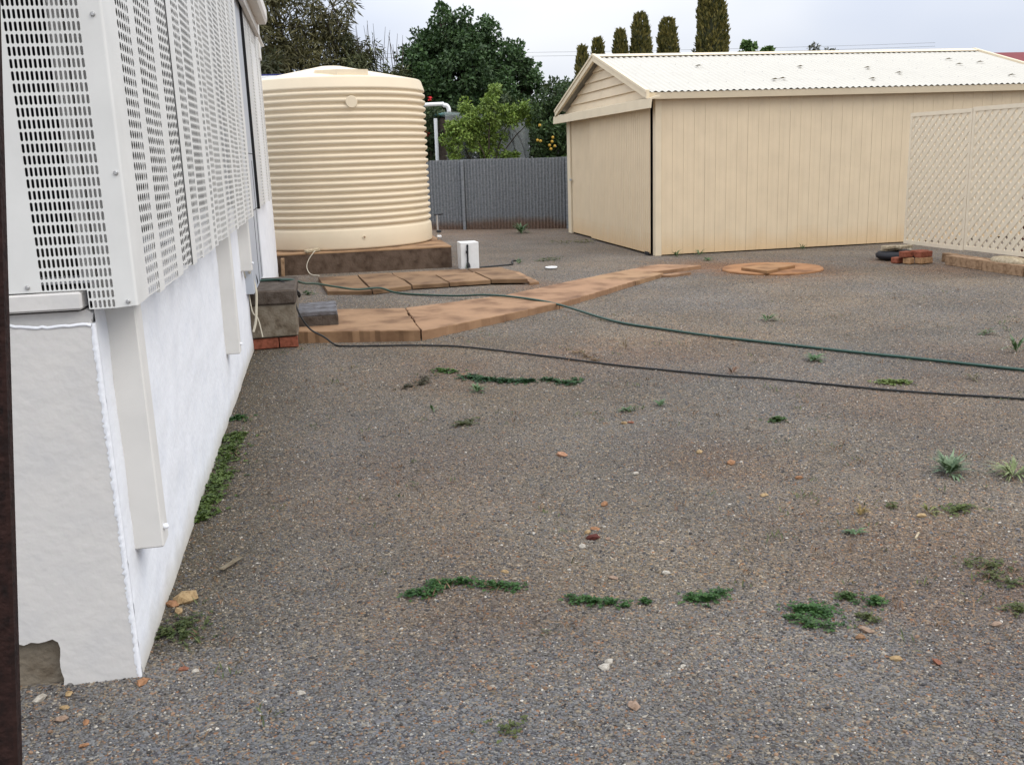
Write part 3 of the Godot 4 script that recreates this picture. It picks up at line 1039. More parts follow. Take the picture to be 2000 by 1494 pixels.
# ---------------------------------------------------------------- rainwater tank
func tank() -> void:
	var s := thing("tank_slab", "low stained concrete plinth carrying the cream rainwater tank", "plinth", Vector3(0.37, 0, -15.9))
	var m := Mb.new()
	m.slab(PackedVector2Array([Vector2(-1.15, -14.36), Vector2(1.84, -14.33), Vector2(1.82, -17.4), Vector2(-1.15, -17.4)]), -0.05, 0.285, 0.004)
	put("plinth_block", m, M.tank_slab, s)
	m = Mb.new()
	m.slab(ragged([Vector2(-1.15, -14.357), Vector2(1.845, -14.327), Vector2(1.822, -17.4), Vector2(-1.15, -17.4)], 0.15, 0.003), 0.286, 0.31, 0.01)
	put("plinth_top", m, M.terracotta_slab, s)
	var C := Vector3(0.305, 0, -15.87)
	var R := 1.42
	var t := thing("rainwater_tank", "big round cream corrugated rainwater tank with a low conical top", "water tank", C)
	var prof := [[0.0, 0.312], [R - 0.03, 0.312], [R - 0.008, 0.322], [R + 0.004, 0.345], [R + 0.008, 0.48], [R + 0.002, 0.585], [R - 0.012, 0.61]]
	var p := 0.0965
	for k in 20:
		var y := 0.625 + k * p
		for q in [[0.0, -0.034], [0.12, -0.034], [0.22, -0.024], [0.34, -0.006], [0.48, 0.004], [0.66, 0.006], [0.80, 0.001], [0.89, -0.014], [0.96, -0.030]]:
			prof.append([R + q[1] - 0.004, y + q[0] * p])
	prof.append_array([[R - 0.034, 2.557], [R - 0.03, 2.57], [R - 0.008, 2.582], [R - 0.004, 2.60], [R - 0.012, 2.62], [R - 0.040, 2.72], [R - 0.052, 2.742], [R - 0.070, 2.752], [0.17, 2.995], [0.13, 3.005], [0.0, 3.008]])
	m = Mb.new()
	var cut := prof.size() - 11
	m.lathe(C, prof.slice(0, cut + 5), 96)
	m.lathe(C, [[R - 0.012, 2.62], [R - 0.050, 2.738]], 96)
	m.lathe(C, [[R - 0.050, 2.738], [R - 0.066, 2.752]], 96)
	m.lathe(C, [[R - 0.066, 2.752], [0.17, 2.995]], 96)
	m.lathe(C, [[0.17, 2.995], [0.0, 3.002]], 96)
	put("shell", m, M.tank_plastic, t)
	# raised inlet plate moulded into the cone
	m = Mb.new()
	var f := func(x: float, r: float) -> Vector3: return C + Vector3(x, 0, sqrt(maxf(r * r - x * x, 0.01)))
	var A := [[-0.25, 0.70], [-0.25, 1.02], [-0.12, 1.10], [0.06, 1.30], [0.50, 1.30], [0.50, 1.05], [0.27, 1.02], [0.22, 0.80]]
	var top := []
	for q in A:
		var v: Vector3 = f.call(q[0], q[1])
		top.append(Vector3(v.x, 2.868 - 0.06 * (q[1] - 0.9), v.z))
	var outline := PackedVector2Array()
	for q in top:
		outline.append(Vector2(q.x, q.z))
	var tris := Geometry2D.triangulate_polygon(outline)
	for k in range(0, tris.size(), 3):
		m.tri_out(top[tris[k]], top[tris[k + 1]], top[tris[k + 2]], C + Vector3(0, -3, 0))
	for k in top.size():
		var a: Vector3 = top[k]
		var b: Vector3 = top[(k + 1) % top.size()]
		var mid := Vector3(C.x + 0.1, 2.7, C.z + 1.0)
		m.quad_out(a, b, Vector3(b.x, 2.70, b.z), Vector3(a.x, 2.70, a.z), mid)
	put("inlet_plate", m, M.tank_plastic, t)
	# flat round boss high on the wall, drain boss low on it
	for q in [[0.535, 2.39, 0.085, 0.03], [0.587, 0.487, 0.03, 0.03]]:
		var ang := atan2(q[0] - C.x, 1.40)
		var dir := Vector3(sin(ang), 0, cos(ang))
		var at := C + dir * (R - 0.02) + Vector3(0, q[1], 0)
		m = Mb.new()
		m.tube([at, at + dir * q[3], at + dir * (q[3] + 0.006)], [q[2], q[2], q[2] * 0.92], 28)
		put("boss", m, M.tank_plastic, t)
	m = Mb.new()
	var at2 := C + Vector3(sin(0.2), 0, cos(0.2)) * (R + 0.012) + Vector3(0, 0.487, 0)
	m.tube([at2, at2 + Vector3(0.002, 0, 0.008)], 0.014, 14)
	put("drain_hole", m, M.edging, t)
	# standpipe with valves beside the tank
	var sp := thing("standpipe", "thin upright tap pipe with valves at the tank's far edge", "tap", Vector3(1.80, 0.31, -15.6))
	m = Mb.new()
	m.tube([Vector3(1.80, 0.31, -15.6), Vector3(1.80, 0.70, -15.6)], 0.013, 8)
	put("pipe", m, M.screw_metal, sp)
	m = Mb.new()
	m.tube([Vector3(1.75, 0.70, -15.6), Vector3(1.90, 0.71, -15.6)], 0.014, 8)
	put("spout", m, M.dark_pipe, sp)
	for y in [0.36, 0.44]:
		m = Mb.new()
		m.rbox(Vector3(1.815, y, -15.58), Vector3(0.075, 0.04, 0.045), 0.01)
		put("valve", m, M.dark_pipe if y > 0.4 else M.pvc_white, sp)
	# offcut of timber and a pale cord lying on the plinth
	m = Mb.new()
	m.rbox(Vector3(-0.17, 0.34, -14.40), Vector3(0.22, 0.035, 0.085), 0.004, Basis(Vector3.UP, 0.5).rotated(Vector3(1, 0, 0), 0.15))
	tag(put("timber_offcut", m, M.pale_timber), "short pale timber offcut on the front edge of the tank plinth", "timber")
	m = Mb.new()
	m.tube(smooth([Vector3(-0.13, 0.335, -14.33), Vector3(-0.16, 0.31, -14.30), Vector3(-0.235, 0.21, -14.29), Vector3(-0.265, 0.11, -14.28), Vector3(-0.22, 0.02, -14.22), Vector3(-0.1, 0.012, -14.0)], 5), 0.006, 6)
	tag(put("cord", m, M.cable_cream), "thin pale cord hanging down the front of the tank plinth", "cord")
	m = Mb.new()
	m.rbox(Vector3(-0.60, 0.13, -14.27), Vector3(0.05, 0.26, 0.06), 0.006, Basis(Vector3(0, 0, 1), -0.05))
	tag(put("timber_stake", m, M.edging), "short brown stake standing between house wall end and tank plinth", "stake")
	# white painted block with a black hose wand against it
	m = Mb.new()
	m.rbox(Vector3(2.05, 0.18, -14.07), Vector3(0.265, 0.40, 0.28), 0.006, Basis(Vector3.UP, 0.03), 0.002, rng)
	tag(put("white_block", m, M.block_white), "white painted block standing beside the tank plinth", "block")
	m = Mb.new()
	m.tube([Vector3(2.025, 0.015, -13.90), Vector3(2.02, 0.06, -13.905), Vector3(2.018, 0.085, -13.91), Vector3(2.017, 0.10, -13.91), Vector3(2.02, 0.22, -13.915), Vector3(2.022, 0.335, -13.918), Vector3(2.023, 0.35, -13.918)], [0.028, 0.028, 0.02, 0.012, 0.012, 0.014, 0.011], 10)
	m.rbox(Vector3(2.005, 0.245, -13.91), Vector3(0.02, 0.04, 0.02), 0.004)
	tag(put("hose_wand", m, M.rubber), "black hose wand standing upright against the white block", "hose wand")

func smooth(p: Array, sub := 6) -> Array:
	var out := []
	for i in p.size() - 1:
		var a: Vector3 = p[maxi(i - 1, 0)]
		var b: Vector3 = p[i]
		var c: Vector3 = p[i + 1]
		var d: Vector3 = p[mini(i + 2, p.size() - 1)]
		for k in sub:
			out.append(b.cubic_interpolate(c, a, d, float(k) / sub))
	out.append(p[-1])
	return out

# ---------------------------------------------------------------- paths and slabs
func ragged(pts: Array, step := 0.12, j := 0.008) -> PackedVector2Array:
	var out := PackedVector2Array()
	for i in pts.size():
		var a: Vector2 = pts[i]
		var b: Vector2 = pts[(i + 1) % pts.size()]
		var k := maxi(1, int(a.distance_to(b) / step))
		for q in k:
			var p := a.lerp(b, float(q) / k)
			if q > 0:
				p += Vector2(rng.randf_range(-j, j), rng.randf_range(-j, j))
			out.append(p)
	return out

func paths() -> void:
	var f := thing("footpath", "", "", Vector3(0.8, 0, -9.2))
	tag(f, "", "", "", "structure")
	var v := func(x: float, z: float) -> Vector2: return Vector2(x, z)
	var defs := [
		[[[-0.29, -8.76], [0.775, -8.46], [0.76, -9.95], [-0.29, -10.2]], 0.092, Vector2(-0.012, 0.01)],
		[[[0.79, -8.47], [1.57, -9.10], [2.35, -9.75], [1.82, -10.48], [1.3, -10.2], [0.775, -9.95]], 0.075, Vector2(-0.012, 0.0)],
		[[[2.36, -9.76], [3.0, -10.48], [3.65, -11.2], [3.15, -11.72], [2.5, -11.12], [1.83, -10.49]], 0.055, Vector2(-0.005, 0.0)],
		[[[3.66, -11.21], [4.22, -11.8], [3.9, -12.35], [3.55, -12.08], [3.16, -11.73]], 0.048, Vector2(0, 0)],
		[[[4.12, -12.0], [4.55, -12.2], [4.98, -12.42], [4.52, -12.82], [4.2, -12.62], [3.91, -12.36]], 0.045, Vector2(0, 0)],
		[[[4.17, -11.78], [4.5, -11.95], [4.62, -11.86], [4.28, -11.70]], 0.03, Vector2(0, 0)],
	]
	for d in defs:
		var p := []
		for q in d[0]:
			p.append(v.call(q[0], q[1]))
		var m := Mb.new()
		var tint := rng.randf_range(0.9, 1.08)
		m.col = Color(tint, tint * rng.randf_range(0.95, 1.03), tint)
		m.slab(ragged(p, 0.05, 0.009), -0.05, d[1], 0.007, d[2])
		put("slab", m, M.terracotta_slab, f)
	# a row of big pavers before the tank
	var g := thing("paved_strip", "", "", Vector3(1.2, 0, -12.7))
	tag(g, "", "", "", "structure")
	for d in [[[[0.0, -11.96], [0.525, -11.74], [0.41, -13.52], [-0.11, -13.5]], 0.045], [[[0.54, -11.74], [1.02, -11.98], [0.985, -12.55], [0.90, -13.2], [0.88, -13.52], [0.425, -13.52]], 0.052], [[[1.035, -11.98], [1.49, -11.99], [1.42, -12.9], [0.92, -12.98], [1.0, -12.55]], 0.058], [[[1.505, -11.99], [2.02, -12.02], [1.95, -12.93], [1.435, -12.9]], 0.062], [[[0.92, -13.0], [1.95, -12.95], [1.94, -13.52], [0.895, -13.52]], 0.05], [[[2.035, -12.02], [2.46, -11.85], [2.45, -12.95], [1.965, -12.95]], 0.068], [[[1.965, -12.97], [2.45, -12.97], [2.44, -13.5], [1.955, -13.52]], 0.05]]:
		var p := []
		for q in d[0]:
			p.append(v.call(q[0], q[1]))
		var m := Mb.new()
		var tint := rng.randf_range(0.62, 0.82)
		m.col = Color(tint, tint, tint)
		m.slab(ragged(p, 0.2, 0.005), d[1] - 0.05, d[1], 0.007)
		put("slab", m, M.terracotta_slab, g)
	var e := Mb.new()
	e.col = Color(1.05, 1.1, 1.1)
	e.slab(ragged([Vector2(2.475, -11.78), Vector2(2.60, -11.82), Vector2(2.58, -13.0), Vector2(2.47, -13.4)], 0.1, 0.01), -0.03, 0.03, 0.01)
	put("slab", e, M.terracotta_slab, g)
	# round concrete cover with a lid lying crooked on it
	var c := thing("septic_cover", "round rust-coloured concrete cover let into gravel before the shed", "cover", Vector3(5.75, 0, -11.88))
	var ring := PackedVector2Array()
	for k in 56:
		var a := TAU * k / 56.0
		ring.append(Vector2(5.75 + cos(a) * 0.645, -11.88 + sin(a) * 0.645) + Vector2(rng.randf_range(-0.006, 0.006), rng.randf_range(-0.006, 0.006)))
	e = Mb.new()
	e.col = Color(1.0, 0.82, 0.68)
	e.slab(ring, -0.05, 0.026, 0.012)
	put("disc", e, M.terracotta_slab, c)
	e = Mb.new()
	e.col = Color(0.95, 0.85, 0.72)
	e.slab(ragged([Vector2(5.27, -11.78), Vector2(5.40, -11.29), Vector2(5.60, -11.42), Vector2(5.66, -11.52), Vector2(5.98, -11.70), Vector2(5.86, -12.10)], 0.2, 0.004), 0.028, 0.066, 0.008)
	put("lid", e, M.terracotta_slab, c)

# ---------------------------------------------------------------- steps at the house door
func steps() -> void:
	var s := thing("entry_step", "stained concrete step block on a course of red bricks below the house door", "step", Vector3(-0.47, 0, -9.05))
	var m := Mb.new()
	m.rbox(Vector3(-0.475, 0.445, -9.06), Vector3(0.41, 0.125, 1.06), 0.014, Basis.IDENTITY, 0.004, rng)
	put("tread", m, M.dark_concrete, s)
	m = Mb.new()
	m.rbox(Vector3(-0.475, 0.24, -9.06), Vector3(0.39, 0.285, 1.02), 0.01, Basis.IDENTITY, 0.004, rng)
	put("riser_block", m, M.old_concrete, s)
	for b in [[-0.56, 0.22], [-0.365, 0.16]]:
		m = Mb.new()
		m.rbox(Vector3(b[0], 0.045, -8.62), Vector3(b[1], 0.09, 0.11), 0.006, Basis.IDENTITY, 0.003, rng)
		put("brick", m, M.brick_red, s)
	m = Mb.new()
	m.rbox(Vector3(-0.475, 0.045, -9.12), Vector3(0.38, 0.09, 0.86), 0.006)
	put("base_block", m, M.dark_concrete, s)
	var b2 := Mb.new()
	b2.rbox(Vector3(-0.11, 0.14, -9.28), Vector3(0.37, 0.10, 0.52), 0.008, Basis(Vector3.UP, 0.02), 0.003, rng)
	tag(put("step_block", b2, M.dark_concrete), "dark concrete step block on the path beneath three blue-grey pavers", "block")
	for k in 3:
		m = Mb.new()
		m.rbox(Vector3(-0.108, 0.2125 + 0.004 * k, -9.115 - 0.20 * k), Vector3(0.365, 0.042, 0.185), 0.006, Basis(Vector3.UP, 0.02), 0.002, rng)
		m.col = Color(1, 1, 1)
		tag(put("paver", m, M.blue_paver), ["blue-grey paver on the dark step block, the one nearest the black hose end", "blue-grey paver between two others on the dark step block", "blue-grey paver farthest back on the dark step block"][k], "paver", "pavers on the step block")
	# cables by the post
	m = Mb.new()
	m.tube(smooth([Vector3(-0.615, 1.0, -8.15), Vector3(-0.622, 0.72, -8.3), Vector3(-0.61, 0.62, -8.47), Vector3(-0.595, 0.51, -8.49), Vector3(-0.605, 0.38, -8.49), Vector3(-0.62, 0.26, -8.49), Vector3(-0.648, 0.17, -8.49)], 5), 0.011, 8)
	tag(put("power_cable", m, M.cable_cream), "thick cream cable hanging down the front of the entry step", "cable")
	m = Mb.new()
	m.tube(smooth([Vector3(-0.66, 0.75, -8.2), Vector3(-0.655, 0.55, -8.44), Vector3(-0.64, 0.35, -8.47), Vector3(-0.60, 0.28, -8.49), Vector3(-0.575, 0.12, -8.49)], 5), 0.005, 6)
	tag(put("string", m, M.cable_cream), "thin cream string hanging beside the thick cream cable", "string")
	m = Mb.new()
	m.tube(smooth([Vector3(-0.64, 0.72, -8.6), Vector3(-0.625, 0.62, -8.62), Vector3(-0.63, 0.545, -8.7), Vector3(-0.66, 0.515, -8.75), Vector3(-0.625, 0.52, -8.86), Vector3(-0.60, 0.56, -8.8), Vector3(-0.612, 0.66, -8.7), Vector3(-0.64, 0.74, -8.64)], 5), 0.009, 6)
	tag(put("cable_loop", m, M.black_hose), "black cable hanging in a loop under the short cream post", "cable")

# ---------------------------------------------------------------- corrugated boundary fence
func fence() -> void:
	var a := Vector3(-3.0, 0, -25.6)
	var d := (Vector3(5.1, 0, -20.9) - Vector3(2.5, 0, -22.4)).normalized()
	var nrm := Vector3(-d.z, 0, d.x)
	if nrm.z < 0.0:
		nrm = -nrm
	a = Vector3(2.5, 0, -22.4) - d * 4.6
	var f := thing("fence", "weathered grey corrugated iron fence behind the tank and shed", "fence", a)
	var w := 0.762
	for k in 12:
		var m := Mb.new()
		var rows := []
		var cols := []
		var top := 1.53 + rng.randf_range(-0.015, 0.01)
		for j in 9:
			var y: float = [-0.05, 0.06, 0.13, 0.2, 0.28, 0.4, 0.8, 1.2, top][j]
			var row := []
			var cr := []
			for i in 61:
				var u := w * i / 60.0
				var p := a + d * (k * w + u) + nrm * (sin(u * TAU / 0.0762) * 0.019 + rng.randf_range(0, 0.0005) + 0.002 * (k % 2))
				p.y = y
				row.append(p)
				var line := 0.20 + 0.10 * fine_noise.get_noise_2d((k * w + u) * 25.0, 3.0) + (0.06 if k > 6 else -0.04)
				var rustk := clampf((line - y) / 0.12, 0.0, 1.0)
				var base := Color.WHITE * (0.96 + 0.07 * fine_noise.get_noise_2d(k * 30.0, 9.0))
				cr.append(base.lerp(Color(0.75, 0.42, 0.25), rustk * 0.85))
			rows.append(row)
			cols.append(cr)
		m.grid(rows, cols)
		put("sheet", m, M.galvanised, f)
	for k in [0.6, 3.05, 5.38, 7.8]:
		var m := Mb.new()
		var p: Vector3 = a + d * float(k) + nrm * 0.045
		m.rbox(p + Vector3(0, 0.74, 0), Vector3(0.06, 1.55, 0.05), 0.004, Basis(Vector3.UP, -0.52))
		m.col = Color.WHITE
		put("post", m, M.galvanised, f)

# ---------------------------------------------------------------- lattice screen, bricks, tyre
func lattice() -> void:
	var l := thing("lattice_screen", "cream plastic lattice screen of two panels in front of the shed wall", "lattice screen", Vector3(7.95, 0.2, -12.38))
	var dir := Vector3(0.05, 0, 1.0).normalized()
	var back := Vector3(1, 0, -0.05).normalized()
	for k in 2:
		var o := Vector3(7.95, 0.195 + 0.012 * k, -12.38) + dir * (1.232 * k)
		var W := 1.222
		var H := 1.755
		var rect := PackedVector2Array([Vector2(0.012, 0.012), Vector2(W - 0.012, 0.012), Vector2(W - 0.012, H - 0.012), Vector2(0.012, H - 0.012)])
		for layer in 2:
			var s := -1.8
			while s < 3.2:
				var q := PackedVector2Array()
				var hw := 0.0385
				if layer == 0:
					q = PackedVector2Array([Vector2(s - hw, 0), Vector2(s + hw, 0), Vector2(s + hw + 1.8, 1.8), Vector2(s - hw + 1.8, 1.8)])
				else:
					q = PackedVector2Array([Vector2(s - hw, 0), Vector2(s + hw, 0), Vector2(s + hw - 1.8, 1.8), Vector2(s - hw - 1.8, 1.8)])
				for piece in Geometry2D.intersect_polygons(rect, q):
					var m := Mb.new()
					m.prism(o + back * (0.004 + 0.0062 * layer), dir, Vector3.UP, piece, back * 0.006)
					put("slat", m, M.lattice_plastic, l)
				s += 0.133
		for e in [[Vector2(0, 0), Vector2(0.045, H)], [Vector2(W - 0.03, 0), Vector2(W, H)], [Vector2(0, 0), Vector2(W, 0.05)], [Vector2(0, H - 0.05), Vector2(W, H)]]:
			var m := Mb.new()
			var lo: Vector2 = e[0]
			var hi: Vector2 = e[1]
			m.prism(o - back * (0.0 if lo.x == 0.0 and hi.x < 0.1 or lo.x > 0.5 else 0.002), dir, Vector3.UP, PackedVector2Array([lo, Vector2(hi.x, lo.y), hi, Vector2(lo.x, hi.y)]), back * 0.02)
			put("rail", m, M.lattice_plastic, l)
	var m := Mb.new()
	m.box(Vector3(8.0, 0.0, -12.36), Vector3(8.04, 1.9, -12.32), 0.003)
	put("stake", m, M.lattice_plastic, l)
	# edging blocks along its foot
	var e := thing("garden_edging", "row of tan concrete edging blocks at the foot of the lattice", "edging", Vector3(8.0, 0, -10.8))
	for k in 3:
		m = Mb.new()
		m.rbox(Vector3(8.01 + 0.012 * k, 0.055, -11.05 + 0.72 * k), Vector3(0.13, 0.125, 0.695), 0.006, Basis(Vector3.UP, 0.03), 0.004, rng)
		put("block", m, M.edging, e)
	for k in 8:
		m = Mb.new()
		m.rbox(Vector3(8.16, 0.05, -11.62 + 0.245 * k), Vector3(0.10, 0.12, 0.22), 0.008, Basis(Vector3.UP, 0.04), 0.004, rng)
		put("block", m, M.edging, e)
	m = Mb.new()
	var lump := []
	for q in [[0.0, 0.10], [0.16, 0.10], [0.19, 0.13], [0.2, 0.16], [0.17, 0.19], [0.1, 0.205], [0.0, 0.21]]:
		lump.append(q)
	m.lathe(Vector3(0, 0, 0), lump, 24)
	var o2 := put("sandstone_slab", m, M.pale_timber)
	o2.position = Vector3(8.13, -0.03, -10.42)
	o2.scale = Vector3(0.7, 1.0, 1.6)
	tag(o2, "rounded sandy stone under the bottom rail of the lattice", "stone")
	# rusty cylinder behind
	m = Mb.new()
	m.lathe(Vector3(9.15, 0, -11.0), [[0.0, 0.0], [0.36, 0.0], [0.37, 0.02], [0.36, 0.05], [0.36, 0.8], [0.375, 0.83], [0.36, 0.86], [0.36, 1.55], [0.37, 1.58], [0.34, 1.6], [0.0, 1.63]], 32)
	tag(put("rusty_cylinder", m, M.rust_drum), "rust brown metal cylinder standing behind the lattice", "cylinder")
	# tyre
	m = Mb.new()
	var tp := []
	for k in 21:
		var an := TAU * k / 20.0
		tp.append([0.20 + cos(an) * 0.075, 0.06 + sin(an) * 0.055 + (0.004 if k % 2 else 0.0)])
	m.lathe(Vector3(7.74, 0.0, -12.2), tp, 40)
	tag(put("tyre", m, M.rubber), "small black tyre lying flat below the lattice corner", "tyre")
	for k in 3:
		m = Mb.new()
		var p: Array = [[7.70, 0.137, -12.27, 0.3], [7.80, 0.175, -12.14, 0.25], [7.63, 0.175, -12.20, 0.32]][k]
		m.rbox(Vector3(p[0], p[1], p[2]), Vector3(0.30 if k == 0 else 0.22, 0.036, 0.12), 0.004, Basis(Vector3.UP, p[3]), 0.003, rng)
		tag(put("pale_slab", m, M.pale_timber), ["pale flat slab lying directly on the black tyre", "pale flat slab on the tyre, nearer the red bricks", "pale flat slab on the tyre, away from the red bricks"][k], "slab", "pale slabs on the tyre")
	var bl := [
		[7.76, 0.042, -11.60, 0.22, "t", "tan brick in the bottom row, longest face to the yard"],
		[7.58, 0.042, -11.66, 0.10, "t", "small tan brick end in the bottom row of the brick pile"],
		[7.50, 0.042, -11.80, 0.12, "r", "red brick standing at the tyre end of the brick pile"],
		[7.76, 0.123, -11.62, 0.22, "r", "red brick on top of the pile, above the long tan brick"],
		[7.56, 0.123, -11.70, 0.15, "r", "red brick on top of the pile, beside the tyre"],
		[7.80, 0.123, -11.76, 0.22, "r", "red brick at the back of the pile's top row"]]
	for b in bl:
		m = Mb.new()
		m.rbox(Vector3(b[0], b[1], b[2]), Vector3(b[3], 0.076, 0.11), 0.006, Basis(Vector3.UP, 0.30 + rng.randf_range(-0.06, 0.06)), 0.003, rng)
		var c := rng.randf_range(0.9, 1.2)
		m.col = Color(c, c, c)
		tag(put("brick", m, M.brick_tan if b[4] == "t" else M.brick_red), b[5], "brick", "bricks piled beside the tyre")

# ---------------------------------------------------------------- trees
func leaf_cloud(m: Mb, c: Vector3, r: Vector3, n: int, l: float, w: float, ca: Color, cb: Color, droop := 0.0) -> void:
	for i in n:
		var d := Vector3(rng.randfn(), rng.randfn(), rng.randfn()).normalized()
		var q := pow(rng.randf(), 0.45)
		var at := c + Vector3(d.x * r.x, d.y * r.y, d.z * r.z) * q
		var dir := (d + Vector3(rng.randfn(), rng.randfn(), rng.randfn()) * 0.7 - Vector3(0, droop, 0)).normalized()
		var side := dir.cross(Vector3(rng.randfn(), rng.randfn() + 0.3, rng.randfn())).normalized()
		m.col = ca.lerp(cb, rng.randf())
		var s := rng.randf_range(0.7, 1.25)
		m.leaf(at, dir, side, l * s, w * s)

# lobes: [x, y, z, rx, ry, rz]; clumps sit through the lobes, limbs reach them from the trunk
func tree(called: String, label: String, base: Vector3, trunk_h: float, trunk_r: float, lobes: Array, clumps: int, per: int, clump_r: float, ll: float, lw: float, ca: Color, cb: Color, droop := 0.0, group := "", twig := 0.0) -> Node3D:
	var t := thing(called, label, "tree" if not called.contains("bush") else "bush", base, group)
	var fork := base + Vector3(0, trunk_h, 0)
	var wood := Mb.new()
	wood.tube(smooth([base + Vector3(0, -0.1, 0), base + Vector3(0.03, trunk_h * 0.5, 0.02), fork], 4), trunk_r, 8)
	put("trunk", wood, M.bark, t)
	var limbs := Mb.new()
	var crown := Mb.new()
	var tot := 0.0
	for lo in lobes:
		tot += lo[3] * lo[4] * lo[5]
	for lo in lobes:
		var c := Vector3(lo[0], lo[1], lo[2])
		var mid := (fork + c) * 0.5 + Vector3(rng.randf_range(-0.2, 0.2), 0.15, rng.randf_range(-0.2, 0.2))
		limbs.tube(smooth([fork - Vector3(0, 0.2, 0), mid, c + Vector3(0, lo[4] * 0.5, 0)], 3), [trunk_r * 0.6, trunk_r * 0.5, trunk_r * 0.45, trunk_r * 0.4, trunk_r * 0.3, trunk_r * 0.22, trunk_r * 0.12], 6, false)
		var n := maxi(3, int(clumps * lo[3] * lo[4] * lo[5] / tot))
		for i in n:
			var d := Vector3(rng.randfn(), rng.randfn(), rng.randfn()).normalized()
			var q := pow(rng.randf(), 0.4)
			var at := c + Vector3(d.x * lo[3], d.y * lo[4], d.z * lo[5]) * q
			var shade := rng.randf_range(0.75, 1.2)
			var cr := clump_r * rng.randf_range(0.6, 1.3)
			leaf_cloud(crown, at, Vector3(cr, cr * (0.75 + droop * 0.5), cr), per, ll, lw, ca * shade, cb * shade, droop)
			if i % 3 == 0:
				limbs.tube([c.lerp(at, 0.15), c.lerp(at, 0.6) + Vector3(0, 0.05, 0), at + d * cr * twig], [trunk_r * 0.18, trunk_r * 0.10, trunk_r * 0.04], 4, false)
	put("limbs", limbs, M.bark, t)
	put("crown", crown, M.leaf, t)
	return t

